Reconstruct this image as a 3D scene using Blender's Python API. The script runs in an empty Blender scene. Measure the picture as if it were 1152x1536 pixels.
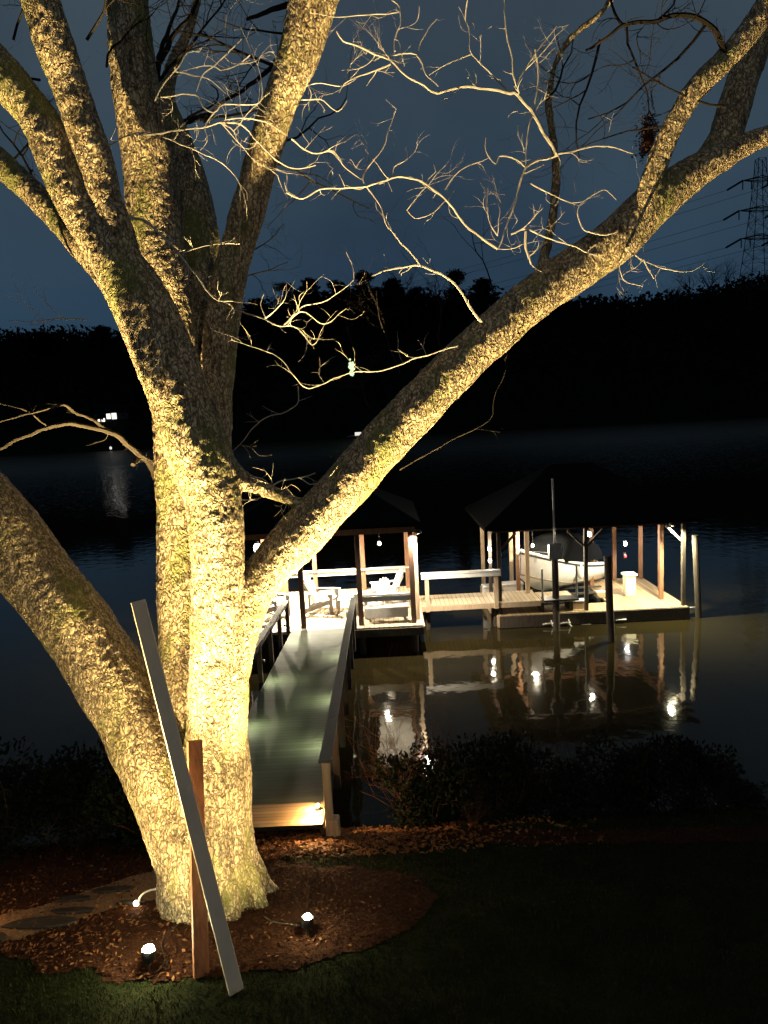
import bpy, bmesh, math, random
from mathutils import Vector, Matrix, noise
import numpy as np
random.seed(7)
R = math.radians
S = bpy.context.scene
COL = S.collection
# ------------------------------------------------------------------ camera
F = 1117.0; CAMH = 6.9; PITCH = R(7.8); ROLL = R(2.9)
cp, sp_, cr, sr = math.cos(PITCH), math.sin(PITCH), math.cos(ROLL), math.sin(ROLL)
FW = Vector((0, cp, -sp_)); U0 = Vector((0, sp_, cp)); R0 = Vector((1, 0, 0))
RX = R0 * cr - U0 * sr; UY = R0 * sr + U0 * cr
CP = Vector((0, 0, CAMH))
cam = bpy.data.cameras.new('camera'); cam.sensor_fit = 'VERTICAL'; cam.sensor_height = 36
cam.lens = F / 1536 * 36; cam.clip_end = 3000; cam.clip_start = 0.05
co = bpy.data.objects.new('camera', cam); COL.objects.link(co)
M = Matrix((RX, UY, -FW)).transposed().to_4x4(); M.translation = CP
co.matrix_world = M; S.camera = co

def ray(px, py):
    return FW + RX * ((px - 576) / F) - UY * ((py - 768) / F)
def atY(px, py, Y):
    d = ray(px, py); return CP + d * (Y / d.y)
def atZ(px, py, z):
    d = ray(px, py); return CP + d * ((z - CAMH) / d.z)
def mpp(p):            # metres per photo pixel at a point
    return (p - CP).dot(FW) / F

# ------------------------------------------------------------------ materials
def newmat(name):
    m = bpy.data.materials.new(name); m.use_nodes = True
    nt = m.node_tree; nt.nodes.clear()
    out = nt.nodes.new('ShaderNodeOutputMaterial'); b = nt.nodes.new('ShaderNodeBsdfPrincipled')
    nt.links.new(b.outputs[0], out.inputs[0])
    return m, nt, b
def rgba(c): return (c[0], c[1], c[2], 1)
def ramp(nt, fac, stops):
    r = nt.nodes.new('ShaderNodeValToRGB'); e = r.color_ramp.elements
    while len(e) < len(stops): e.new(0.5)
    for i, (p, c) in enumerate(stops): e[i].position = p; e[i].color = rgba(c)
    nt.links.new(fac, r.inputs[0]); return r.outputs[0]
def coords(nt, scale=(1, 1, 1), kind='Object'):
    t = nt.nodes.new('ShaderNodeTexCoord'); mp = nt.nodes.new('ShaderNodeMapping')
    mp.inputs['Scale'].default_value = scale; nt.links.new(t.outputs[kind], mp.inputs[0]); return mp.outputs[0]
def nnoise(nt, v, scale, detail=4, rough=.6):
    n = nt.nodes.new('ShaderNodeTexNoise'); n.inputs['Scale'].default_value = scale
    n.inputs['Detail'].default_value = detail; n.inputs['Roughness'].default_value = rough
    nt.links.new(v, n.inputs['Vector']); return n.outputs['Fac']
def bump(nt, b, h, strength=.5, dist=.01):
    bp = nt.nodes.new('ShaderNodeBump'); bp.inputs['Strength'].default_value = strength
    bp.inputs['Distance'].default_value = dist; nt.links.new(h, bp.inputs['Height']); nt.links.new(bp.outputs[0], b.inputs['Normal'])
def simple(name, c0, c1=None, scale=6, rough=.6, stretch=(1, 1, 1), bm=.3, bd=.005, metal=0):
    m, nt, b = newmat(name)
    c1 = c1 or tuple(x * .7 for x in c0)
    v = coords(nt, stretch); n = nnoise(nt, v, scale)
    nt.links.new(ramp(nt, n, [(.3, c0), (.7, c1)]), b.inputs['Base Color'])
    b.inputs['Roughness'].default_value = rough; b.inputs['Metallic'].default_value = metal
    n2 = nnoise(nt, v, scale * 6); bump(nt, b, n2, bm, bd)
    return m
def emis(name, c, s):
    m, nt, b = newmat(name)
    b.inputs['Base Color'].default_value = rgba(c); b.inputs['Emission Color'].default_value = rgba(c)
    b.inputs['Emission Strength'].default_value = s; return m

MT = {}
MT['white_paint'] = simple('white_paint', (.72, .70, .66), (.6, .58, .54), 9, .5)
MT['trim'] = simple('trim_board_paint', (.66, .57, .43), (.54, .47, .36), 5, .5, (1, 1, .3))
MT['cedar'] = simple('cedar', (.26, .10, .045), (.12, .045, .02), 9, .6, (4, 4, .35), .5, .004)
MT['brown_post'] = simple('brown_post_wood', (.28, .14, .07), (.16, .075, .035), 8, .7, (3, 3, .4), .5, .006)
MT['brown_shaded'] = simple('shaded_brown_post', (.09, .04, .02), (.05, .022, .012), 8, .7, (3, 3, .4), .5, .006)  # brown post wood darkened to stand for its unlit faces
MT['pale_post'] = simple('pale_post_wood', (.55, .42, .28), (.4, .28, .17), 8, .7, (3, 3, .4), .4, .006)
MT['dark_wood'] = simple('dark_weathered_wood', (.07, .05, .035), (.03, .022, .016), 8, .8, (2, 2, .5), .5, .006)
MT['shingle'] = simple('dark_roof_shingle', (.006, .006, .006), (.004, .004, .004), 14, .9)
MT['grey_metal'] = simple('galvanised_metal', (.4, .4, .38), (.28, .28, .27), 10, .45, metal=.3)
MT['black_metal'] = simple('black_metal', (.02, .02, .02), (.012, .012, .012), 20, .5)
MT['gelcoat'] = simple('white_gelcoat', (.86, .85, .82), (.76, .74, .70), 3, .25, bm=.05)
MT['canvas'] = simple('dark_canvas', (.004, .0045, .005), (.002, .0025, .003), 5, 1)
MT['tan_vinyl'] = simple('tan_vinyl', (.42, .30, .18), (.34, .24, .14), 6, .5)
MT['cream'] = simple('cream_plastic', (.66, .62, .48), (.55, .5, .38), 5, .5)
MT['rail_grey'] = simple('grey_rail_paint', (.042, .044, .038), (.024, .025, .022), 7, .6, (1, .3, 1))
MT['red'] = emis('red_light', (1, .05, .04), 2)
MT['red_paint'] = simple('red_paint', (.3, .02, .02))
MT['bulb'] = emis('warm_bulb', (1, .86, .62), 22)
MT['lens'] = emis('spot_lens', (1, .88, .45), 200)
MT['pathglow'] = emis('path_lamp_glass', (1, .72, .36), 9)
MT['window_lit'] = emis('lit_window', (1, .93, .8), 1.6)
MT['far_green'] = emis('greenish_lamp', (.75, 1, .6), 1.1)
MT['far_white'] = emis('far_white_glow', (1, .95, .85), .9)
MT['stone'] = simple('flagstone', (.05, .045, .04), (.028, .025, .022), 5, .9, bm=.6, bd=.01)
MT['gravel'] = simple('tan_gravel', (.36, .24, .14), (.18, .11, .065), 30, .95, bm=1, bd=.02)
MT['leafdark'] = simple('dark_evergreen_leaf', (.012, .018, .007), (.006, .009, .004), 3, .8)
MT['needle'] = simple('dark_pine_needles', (.008, .010, .008), (.004, .005, .004), 1, .9)
MT['farbark'] = simple('far_bare_bark', (.012, .012, .012), (.007, .007, .007), 1, .9)
MT['hill'] = simple('night_hillside', (.008, .009, .006), (.004, .004, .003), .2, 1)
MT['grass_blade'] = simple('grass_blades', (.030, .042, .010), (.014, .022, .005), 1.3, .7)
MT['litter'] = simple('bark_mulch_chips', (.060, .026, .013), (.024, .011, .007), 3, .9)
MT['leaf_litter'] = simple('dry_leaves', (.26, .12, .05), (.12, .055, .022), 4, .8)
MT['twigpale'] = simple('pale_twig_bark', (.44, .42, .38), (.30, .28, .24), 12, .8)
MT['twigshade'] = simple('shaded_twig_bark', (.020, .017, .014), (.012, .010, .008), 12, .9)  # twig bark darkened to paint the twigs the spotlights leave unlit
MT['shrubtwig'] = simple('brown_shrub_twig', (.10, .05, .03), (.05, .025, .015), 9, .8)
MT['house_wall'] = simple('far_house_siding', (.08, .08, .08), (.05, .05, .05), .5, .8)
MT['pylon'] = simple('pylon_steel', (.01, .011, .013), (.006, .007, .009), 1, .8)
MT['beige'] = simple('beige_fabric', (.5, .42, .3), (.4, .33, .24), 6, .9)

def plank_mat(name, c0, c1, axis, width, rough=.6):
    m, nt, b = newmat(name)
    t = nt.nodes.new('ShaderNodeTexCoord'); sx = nt.nodes.new('ShaderNodeSeparateXYZ')
    nt.links.new(t.outputs['Object'], sx.inputs[0])
    mm = nt.nodes.new('ShaderNodeMath'); mm.operation = 'MULTIPLY'; mm.inputs[1].default_value = 1 / width
    nt.links.new(sx.outputs[axis], mm.inputs[0])
    fr = nt.nodes.new('ShaderNodeMath'); fr.operation = 'FRACT'; nt.links.new(mm.outputs[0], fr.inputs[0])
    fl = nt.nodes.new('ShaderNodeMath'); fl.operation = 'FLOOR'; nt.links.new(mm.outputs[0], fl.inputs[0])
    wn = nt.nodes.new('ShaderNodeTexWhiteNoise'); wn.noise_dimensions = '1D'; nt.links.new(fl.outputs[0], wn.inputs['W'])
    st = (1, .15, 1) if axis == 'X' else (.15, 1, 1)
    n = nnoise(nt, coords(nt, st), 14)
    ad = nt.nodes.new('ShaderNodeMath'); ad.operation = 'MULTIPLY_ADD'; ad.inputs[1].default_value = .5
    nt.links.new(wn.outputs['Value'], ad.inputs[0]); 
    hl = nt.nodes.new('ShaderNodeMath'); hl.operation = 'MULTIPLY'; hl.inputs[1].default_value = .6; nt.links.new(n, hl.inputs[0])
    nt.links.new(hl.outputs[0], ad.inputs[2])
    colr = ramp(nt, ad.outputs[0], [(.2, c0), (.75, c1)])
    gap = ramp(nt, fr.outputs[0], [(0, (.06, .06, .06)), (.08, (1, 1, 1)), (.92, (1, 1, 1)), (1, (.06, .06, .06))])
    mx = nt.nodes.new('ShaderNodeMixRGB'); mx.blend_type = 'MULTIPLY'; mx.inputs[0].default_value = 1
    nt.links.new(colr, mx.inputs[1]); nt.links.new(gap, mx.inputs[2])
    nt.links.new(mx.outputs[0], b.inputs['Base Color']); b.inputs['Roughness'].default_value = rough
    bump(nt, b, gap, .6, .01)
    return m
MT['gang_plank'] = plank_mat('green_grey_planks', (.066, .074, .050), (.045, .051, .034), 'Y', .14, .7)
MT['deck_plank'] = plank_mat('pale_deck_planks', (.52, .42, .29), (.40, .31, .20), 'X', .14, .6)
MT['deck_plank_y'] = plank_mat('tan_entry_planks', (.42, .30, .16), (.30, .21, .11), 'Y', .09, .6)
MT['deck_plank2'] = plank_mat('tan_deck_planks', (.46, .33, .18), (.34, .24, .13), 'X', .14, .6)

# bark
def bark_mat():
    m, nt, b = newmat('rough_tree_bark')
    v = coords(nt, (1, 1, .55))
    n0 = nnoise(nt, v, 9, 3)
    mixv = nt.nodes.new('ShaderNodeMixRGB'); mixv.inputs[0].default_value = .16
    nz = nt.nodes.new('ShaderNodeTexNoise'); nz.inputs['Scale'].default_value = 14; nt.links.new(v, nz.inputs['Vector'])
    nt.links.new(v, mixv.inputs[1]); nt.links.new(nz.outputs['Color'], mixv.inputs[2])
    vo = nt.nodes.new('ShaderNodeTexVoronoi'); vo.feature = 'DISTANCE_TO_EDGE'; vo.inputs['Scale'].default_value = 21
    nt.links.new(mixv.outputs[0], vo.inputs['Vector'])
    n1 = nnoise(nt, v, 55, 5, .7); n2 = nnoise(nt, v, 2.2, 4)
    edge = ramp(nt, vo.outputs['Distance'], [(0, (.14, .14, .14)), (.20, (1, 1, 1))])
    c = ramp(nt, n1, [(.32, (.20, .13, .07)), (.47, (.46, .36, .21)), (.60, (.70, .61, .42))])
    mx = nt.nodes.new('ShaderNodeMixRGB'); mx.blend_type = 'MULTIPLY'; mx.inputs[0].default_value = .95
    nt.links.new(c, mx.inputs[1]); nt.links.new(edge, mx.inputs[2])
    fur = nnoise(nt, coords(nt, (1, 1, .12)), 16, 4, .6)
    mf = nt.nodes.new('ShaderNodeMixRGB'); mf.blend_type = 'MULTIPLY'; mf.inputs[0].default_value = .8; nt.links.new(mx.outputs[0], mf.inputs[1])
    nt.links.new(ramp(nt, fur, [(.36, (.35, .30, .25)), (.5, (1, 1, 1))]), mf.inputs[2]); mx = mf
    moss = nt.nodes.new('ShaderNodeMixRGB'); nt.links.new(mx.outputs[0], moss.inputs[1])
    moss.inputs[2].default_value = (.17, .19, .045, 1)
    nt.links.new(ramp(nt, n2, [(.52, (0, 0, 0)), (.66, (.75, .75, .75))]), moss.inputs[0])
    nt.links.new(moss.outputs[0], b.inputs['Base Color']); b.inputs['Roughness'].default_value = .75
    ad = nt.nodes.new('ShaderNodeMath'); ad.operation = 'ADD'
    nt.links.new(edge, ad.inputs[0]); nt.links.new(n1, ad.inputs[1])
    a2 = nt.nodes.new('ShaderNodeMath'); a2.operation = 'ADD'; nt.links.new(ad.outputs[0], a2.inputs[0]); nt.links.new(fur, a2.inputs[1])
    bump(nt, b, a2.outputs[0], 1.0, .010)
    return m
MT['bark'] = bark_mat()
for k in ('shingle', 'leafdark', 'needle', 'hill', 'canvas', 'farbark', 'grass_blade', 'litter', 'leaf_litter', 'stone', 'gravel', 'shrubtwig', 'twigshade'):
    MT[k].node_tree.nodes['Principled BSDF'].inputs['Specular IOR Level'].default_value = .08

def ground_mat(name, cols, sc):
    m, nt, b = newmat(name); v = coords(nt)
    n = nnoise(nt, v, sc, 8, .7); nt.links.new(ramp(nt, n, cols), b.inputs['Base Color'])
    b.inputs['Roughness'].default_value = 1; b.inputs['Specular IOR Level'].default_value = .1
    bump(nt, b, nnoise(nt, v, sc * 8, 6, .7), 1, .03); return m
MT['shadebark'] = simple('shaded_brown_bark', (.030, .022, .012), (.016, .011, .007), 9, .9, bm=.8, bd=.01)  # bark toned down so the colour carries the dim light on these branches
MT['ground'] = ground_mat('lawn_soil', [(.3, (.008, .010, .004)), (.55, (.016, .021, .007)), (.7, (.03, .03, .012))], 3)
MT['mulch'] = ground_mat('mulch_soil', [(.3, (.025, .010, .006)), (.55, (.06, .024, .012)), (.72, (.10, .045, .022))], 12)

def water_mat():
    m, nt, b = newmat('murky_lake_water')
    b.inputs['Base Color'].default_value = (.015, .0115, .0045, 1)
    b.inputs['Roughness'].default_value = .035; b.inputs['IOR'].default_value = 1.33
    v = coords(nt, (1, .8, 1)); n = nnoise(nt, v, 1.6, 3, .5)
    # wind-ruffled far water
    sx = nt.nodes.new('ShaderNodeSeparateXYZ'); t = nt.nodes.new('ShaderNodeTexCoord'); nt.links.new(t.outputs['Object'], sx.inputs[0])
    m2 = nt.nodes.new('ShaderNodeMapRange'); m2.inputs[1].default_value = 75; m2.inputs[2].default_value = 130; m2.inputs[3].default_value = .05; m2.inputs[4].default_value = .32
    nt.links.new(sx.outputs['Y'], m2.inputs[0]); nt.links.new(m2.outputs[0], b.inputs['Roughness'])
    mr = nt.nodes.new('ShaderNodeMapRange'); mr.inputs[1].default_value = 50; mr.inputs[2].default_value = 150
    mr.inputs[3].default_value = .009; mr.inputs[4].default_value = .30
    nt.links.new(sx.outputs['Y'], mr.inputs[0])
    bp = nt.nodes.new('ShaderNodeBump'); bp.inputs['Strength'].default_value = 1
    nt.links.new(mr.outputs[0], bp.inputs['Distance']); nt.links.new(n, bp.inputs['Height']); nt.links.new(bp.outputs[0], b.inputs['Normal'])
    return m
MT['water'] = water_mat()

# ------------------------------------------------------------------ builders
class MB:
    def __init__(s): s.v = []; s.f = []
    def add(s, vs, fs):
        o = len(s.v); s.v += [tuple(x) for x in vs]; s.f += [tuple(i + o for i in f) for f in fs]; return s
    def box(s, c, d, rot=None):
        c = Vector(c); q = []
        for z in (-1, 1):
            for x, y in ((-1, -1), (1, -1), (1, 1), (-1, 1)):
                p = Vector((x * d[0] / 2, y * d[1] / 2, z * d[2] / 2))
                if rot is not None: p = rot @ p
                q.append(c + p)
        return s.add(q, [(3, 2, 1, 0), (4, 5, 6, 7), (0, 1, 5, 4), (1, 2, 6, 5), (2, 3, 7, 6), (3, 0, 4, 7)])
    def bar(s, a, b, w, h):     # w across, h in the 'up' sense
        a = Vector(a); b = Vector(b); d = b - a; L = d.length; d.normalize()
        up = Vector((0, 0, 1)) if abs(d.z) < .9 else Vector((0, 1, 0))
        x = d.cross(up).normalized(); z = x.cross(d).normalized()
        return s.box((a + b) / 2, (w, L, h), Matrix((x, d, z)).transposed())
    def tube(s, pts, rad, n=8, cap=True):
        pts = [Vector(p) for p in pts]; o = len(s.v); m = len(pts)
        if not isinstance(rad, (list, tuple)): rad = [rad] * m
        prev = None
        for i, p in enumerate(pts):
            d = (pts[min(i + 1, m - 1)] - pts[max(i - 1, 0)])
            if d.length < 1e-9: d = Vector((0, 0, 1))
            d.normalize()
            if prev is None:
                a = d.orthogonal().normalized()
            else:
                a = prev - d * prev.dot(d)
                a = a.normalized() if a.length > 1e-6 else d.orthogonal().normalized()
            prev = a; b = d.cross(a)
            for k in range(n):
                t = 2 * math.pi * k / n; s.v.append(tuple(p + (a * math.cos(t) + b * math.sin(t)) * rad[i]))
        for i in range(m - 1):
            for k in range(n):
                k2 = (k + 1) % n
                s.f.append((o + i * n + k, o + i * n + k2, o + (i + 1) * n + k2, o + (i + 1) * n + k))
        if cap and n > 2:
            s.f.append(tuple(o + k for k in range(n))[::-1]); s.f.append(tuple(o + (m - 1) * n + k for k in range(n)))
        return s
    def lathe(s, c, prof, n=20):
        c = Vector(c); o = len(s.v)
        for r, z in prof:
            for k in range(n):
                t = 2 * math.pi * k / n; s.v.append((c.x + r * math.cos(t), c.y + r * math.sin(t), c.z + z))
        for i in range(len(prof) - 1):
            for k in range(n):
                k2 = (k + 1) % n; s.f.append((o + i * n + k, o + i * n + k2, o + (i + 1) * n + k2, o + (i + 1) * n + k))
        return s
    def sphere(s, c, r, n=12, m=8, sz=1):
        return s.lathe(c, [(max(1e-4, r * math.sin(math.pi * i / m)), -r * sz * math.cos(math.pi * i / m)) for i in range(m + 1)], n)
    def build(s, name, mat, parent=None, smooth=False, local=False, bevel=0):
        me = bpy.data.meshes.new(name)
        vs = s.v
        if parent is not None and not local:
            L = WL(parent); vs = [(x - L.x, y - L.y, z - L.z) for x, y, z in vs]
        me.from_pydata(vs, [], s.f); me.update()
        me.materials.append(mat if not isinstance(mat, str) else MT[mat])
        if smooth:
            me.polygons.foreach_set('use_smooth', [True] * len(me.polygons))
        o = bpy.data.objects.new(name, me); COL.objects.link(o)
        if parent is not None: o.parent = parent
        if bevel:
            b = o.modifiers.new('bevel', 'BEVEL'); b.width = bevel; b.segments = 2; b.limit_method = 'ANGLE'
        return o
def WL(o):
    v = Vector((0, 0, 0))
    while o is not None: v = v + o.location; o = o.parent
    return v
def tag(o, label=None, cat=None, group=None, kind=None):
    if label: o['label'] = label
    if cat: o['category'] = cat
    if group: o['group'] = group
    if kind: o['kind'] = kind
    return o
def empty(name, loc, label=None, cat=None, group=None, rz=0):
    o = bpy.data.objects.new(name, None); COL.objects.link(o); o.location = loc; o.rotation_euler = (0, 0, rz)
    o.empty_display_size = .2; return tag(o, label, cat, group)
def copy_tree(o, parent=None):
    c = o.copy(); COL.objects.link(c); c.parent = parent
    for ch in list(o.children): copy_tree(ch, c)
    return c
def lamp(kind, name, loc, power, color, radius=.03, target=None, cone=60, blend=1.0, parent=None):
    l = bpy.data.lights.new(name, kind); l.energy = power; l.color = color; l.shadow_soft_size = radius
    if kind == 'SPOT': l.spot_size = R(cone); l.spot_blend = blend
    o = bpy.data.objects.new(name, l); COL.objects.link(o); loc = Vector(loc)
    if target is not None:
        o.rotation_euler = (Vector(target) - loc).to_track_quat('-Z', 'Y').to_euler()
    if parent is not None: o.parent = parent; loc = loc - WL(parent)
    o.location = loc
    return o
def interp(x, xs):
    if x <= xs[0][0]: return xs[0][1]
    for (a, va), (b, vb) in zip(xs, xs[1:]):
        if x <= b: return va + (vb - va) * (x - a) / (b - a)
    return xs[-1][1]

# ------------------------------------------------------------------ world
w = bpy.data.worlds.new('World'); S.world = w; w.use_nodes = True; nt = w.node_tree
bg = nt.nodes['Background']
tc = nt.nodes.new('ShaderNodeTexCoord'); sx = nt.nodes.new('ShaderNodeSeparateXYZ'); nt.links.new(tc.outputs['Generated'], sx.inputs[0])
skyc = ramp(nt, sx.outputs['Z'], [(0, (.016, .037, .067)), (.12, (.017, .038, .066)), (.30, (.024, .041, .060)), (.55, (.031, .045, .059))])
wn = nt.nodes.new('ShaderNodeTexNoise'); wn.inputs['Scale'].default_value = 2.2; wn.inputs['Detail'].default_value = 5
nt.links.new(tc.outputs['Generated'], wn.inputs['Vector'])
cl = ramp(nt, wn.outputs['Fac'], [(.32, (.70, .72, .76)), (.68, (1.22, 1.18, 1.12))])
mx = nt.nodes.new('ShaderNodeMixRGB'); mx.blend_type = 'MULTIPLY'; mx.inputs[0].default_value = 1
nt.links.new(skyc, mx.inputs[1]); nt.links.new(cl, mx.inputs[2]); nt.links.new(mx.outputs[0], bg.inputs[0]); bg.inputs[1].default_value = 1.38

S.view_settings.view_transform = 'Standard'; S.view_settings.look = 'None'; S.view_settings.exposure = 0; S.view_settings.gamma = 1
S.cycles.use_denoising = True; S.cycles.max_bounces = 6; S.cycles.sample_clamp_indirect = 4

# ------------------------------------------------------------------ ground, water, hills
PROF = [(-30, 2.3), (5.0, 2.2), (6.5, 2.10), (8.75, 1.62), (9.4, 1.35), (10.4, .45), (11.2, -.15), (12.5, -1.0), (30, -2.5)]
def zg(x, y):
    z = interp(y, PROF)
    z += .05 * noise.noise(Vector((x * .5, y * .5, 0))) + .02 * noise.noise(Vector((x * 2, y * 2, 3)))
    return z
def sheet(name, mat, xs, ys, zf, keep=None):
    mb = MB(); idx = {}
    nx, ny = len(xs), len(ys)
    used = {}
    def vid(i, j):
        if (i, j) not in used:
            used[(i, j)] = len(mb.v); mb.v.append((xs[i], ys[j], zf(xs[i], ys[j])))
        return used[(i, j)]
    for j in range(ny - 1):
        for i in range(nx - 1):
            if keep and not keep((xs[i] + xs[i + 1]) / 2, (ys[j] + ys[j + 1]) / 2): continue
            mb.f.append((vid(i, j), vid(i + 1, j), vid(i + 1, j + 1), vid(i, j + 1)))
    return mb.build(name, mat, smooth=True)
def lin(a, b, n): return [a + (b - a) * i / n for i in range(n + 1)]
xs = [-400, -120, -60, -40, -25, -16] + lin(-12, 14, 104) + [18, 25, 40, 60, 120, 400]
ys = [-60, -30, -12, -4, 0, 2, 3] + lin(4, 13, 72) + [16, 22, 30]
g = sheet('ground', 'ground', xs, ys, zg); tag(g, kind='structure')
wtr = MB().add([(-700, 10.2, 0), (700, 10.2, 0), (700, 230, 0), (-700, 230, 0)], [(0, 1, 2, 3)]).build('water', 'water'); tag(wtr, kind='structure')
# ridge profile traced as elevations of a real ridge at 265 m
RY = 265.0
ridge_px = [(-900, 500), (-400, 505), (0, 515), (120, 510), (240, 520), (360, 476), (480, 462), (600, 460), (700, 458), (780, 462), (900, 466), (1000, 458), (1060, 444), (1152, 428), (1300, 412), (1700, 440), (2400, 470)]
ridge = sorted([(atY(px, py, RY).x, atY(px, py, RY).z) for px, py in ridge_px])
def hillz(x, y):
    top = interp(x, ridge) + 1.6 * noise.noise(Vector((x * .05, 1, 0))) + .8 * noise.noise(Vector((x * .3, 4, 0)))
    sh = 192 + 6 * noise.noise(Vector((x * .012, 9, 0)))
    if y < sh: return -1.5
    t = min(1, (y - sh) / (RY - sh)); h = -1.0 + (top + 1) * (1 - (1 - t) ** 1.7)
    if y > RY: h = top - (y - RY) * .02
    return h + .5 * noise.noise(Vector((x * .1, y * .1, 0)))
hs = sheet('hills', 'hill', [-900, -600, -400] + lin(-300, 320, 155) + [400, 600, 900], lin(180, 275, 38) + [320, 420, 700], hillz)
tag(hs, kind='structure')

# ------------------------------------------------------------------ mulch bed, path, litter, grass
# bed outline on the ground (photo outline carried to real ground positions)
def gp(px, py, z=2.1):
    p = atZ(px, py, z)
    for _ in range(3): p = atZ(px, py, zg(p.x, p.y))
    return p
bed = [gp(*q) for q in [(-260, 1400), (-60, 1432), (40, 1448), (130, 1462), (250, 1468), (330, 1466), (430, 1452), (540, 1428), (620, 1392), (655, 1350), (630, 1320), (540, 1303), (420, 1296), (400, 1275), (240, 1270), (100, 1268), (-260, 1270)]]
dockbed = [gp(*q) for q in [(330, 1238), (500, 1236), (640, 1240), (800, 1246), (1100, 1240), (1300, 1238), (1300, 1262), (1000, 1264), (700, 1266), (560, 1270), (420, 1286), (330, 1280)]]
def inside(poly, x, y):
    c = False; n = len(poly)
    for i in range(n):
        a, b = poly[i], poly[i - 1]
        if (a.y > y) != (b.y > y) and x < (b.x - a.x) * (y - a.y) / (b.y - a.y) + a.x: c = not c
    return c
def inbed(x, y):
    q = noise.noise(Vector((x * 3, y * 3, 5))) * .10 + noise.noise(Vector((x * 14, y * 14, 9))) * .05
    return inside(bed, x + q, y + q) or inside(dockbed, x + q, y + q)
mulch = sheet('mulch_bed', 'mulch', lin(-7, 7, 560), lin(4.8, 9.6, 200), lambda x, y: zg(x, y) + .012, inbed); tag(mulch, kind='structure')
pathpoly = [gp(*q) for q in [(-260, 1395), (-60, 1388), (60, 1362), (130, 1338), (190, 1318), (240, 1305), (262, 1330), (240, 1352), (160, 1368), (90, 1392), (30, 1412), (-60, 1430), (-260, 1440)]]
pth = sheet('path', 'gravel', lin(-7, -1, 200), lin(5.2, 8.6, 110), lambda x, y: zg(x, y) + .022 + .012 * noise.noise(Vector((x * 25, y * 25, 0))), lambda x, y: inside(pathpoly, x, y)); tag(pth, kind='structure')
stones = [((60, 1388), 110, 22, 'long dark flagstone set in the gravel path beside the fallen leaves'),
          ((170, 1338), 62, 13, 'dark flagstone in the path just left of the big tree trunk'),
          ((195, 1357), 40, 8, 'narrow dark flagstone beside the glowing lamp with the white arm'),
          ((110, 1352), 60, 10, 'thin dark flagstone on the far edge of the gravel path'),
          ((-10, 1412), 46, 15, 'flagstone cut by the left picture edge at the near end of the path'),
          ((110, 1370), 70, 11, 'middle flagstone of the gravel path between two longer ones')]
for k, ((px, py), wx, wy, lab) in enumerate(stones):
    c = gp(px, py); mm = mpp(c); rx = wx * mm * .5; ry = wy * mm * 1.35 * .5
    mb = MB(); n = 11; rr = random.Random(k); an = -.18
    ring = []
    for i in range(n):
        t = 2 * math.pi * i / n; q = 1 + rr.uniform(-.16, .16)
        x = rx * q * math.cos(t); y = ry * 1.3 * q * math.sin(t)
        X = c.x + x * math.cos(an) - y * math.sin(an); Y = c.y + x * math.sin(an) + y * math.cos(an) + x * .12
        ring.append((X, Y, zg(X, Y)))
    vs = [(x, y, z - .02) for x, y, z in ring] + [(x, y, z + .040) for x, y, z in ring] + [(c.x + (x - c.x) * .94, c.y + (y - c.y) * .94, z + .048) for x, y, z in ring]
    fs = [(i, (i + 1) % n, n + (i + 1) % n, n + i) for i in range(n)] + [(n + i, n + (i + 1) % n, 2 * n + (i + 1) % n, 2 * n + i) for i in range(n)] + [tuple(2 * n + i for i in range(n))]
    tag(mb.add(vs, fs).build('flagstone', 'stone'), lab, 'flagstone', 'flagstones of the garden path')
# mulch chips and leaves
def flakes(name, mat, n, region, size, box_, seed, up=.01, curl=.6):
    rr = random.Random(seed); mb = MB(); k = 0; tries = 0
    while k < n and tries < n * 20:
        tries += 1
        x = rr.uniform(box_[0], box_[1]); y = rr.uniform(box_[2], box_[3])
        if not region(x, y): continue
        k += 1; L = rr.uniform(*size); W = L * rr.uniform(.25, .6); a = rr.uniform(0, 6.28)
        ti = rr.uniform(-curl, curl); z = zg(x, y) + up + rr.uniform(.005, .02)
        d = Vector((math.cos(a), math.sin(a), math.sin(ti) * .7)); e = Vector((-math.sin(a), math.cos(a), rr.uniform(-.4, .4)))
        c = Vector((x, y, z))
        mb.add([c - d * L / 2, c + e * W / 2 + Vector((0, 0, .004)), c + d * L / 2, c - e * W / 2], [(0, 1, 2, 3)])
    return mb.build(name, mat)
def inbed2(x, y): return inbed(x, y) and (not inside(pathpoly, x, y) or random.random() < .04)
tag(flakes('mulch_chips', 'litter', 26000, inbed2, (.015, .045), (-6, 6, 5.1, 9.6), 1, .015), 'reddish brown bark mulch around the big tree', 'mulch', kind='stuff')
def lit(x, y):
    if not inbed(x, y): return False
    d1 = math.hypot(x + 3.6, (y - 6.3) * 1.3); return random.random() < (math.exp(-d1 / .9) * 1.2 + .006)
tag(flakes('fallen_leaves', 'leaf_litter', 1500, lit, (.02, .06), (-6, 5, 5.1, 9.5), 2, .02), 'dry fallen leaves lying on the mulch beside the path', 'leaves', kind='stuff')
def near_dock(x, y):
    return y > 8.0 and random.random() < math.exp(-math.hypot(x + .6, (y - 8.55) * 1.8) / .8)
tag(flakes('dry_leaf_litter', 'leaf_litter', 2600, near_dock, (.03, .09), (-2.6, 2.5, 8.0, 9.3), 3, .02), 'orange dry leaf litter in front of the gangway', 'leaves', kind='stuff')
rr = random.Random(5); mb = MB(); k = 0
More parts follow.
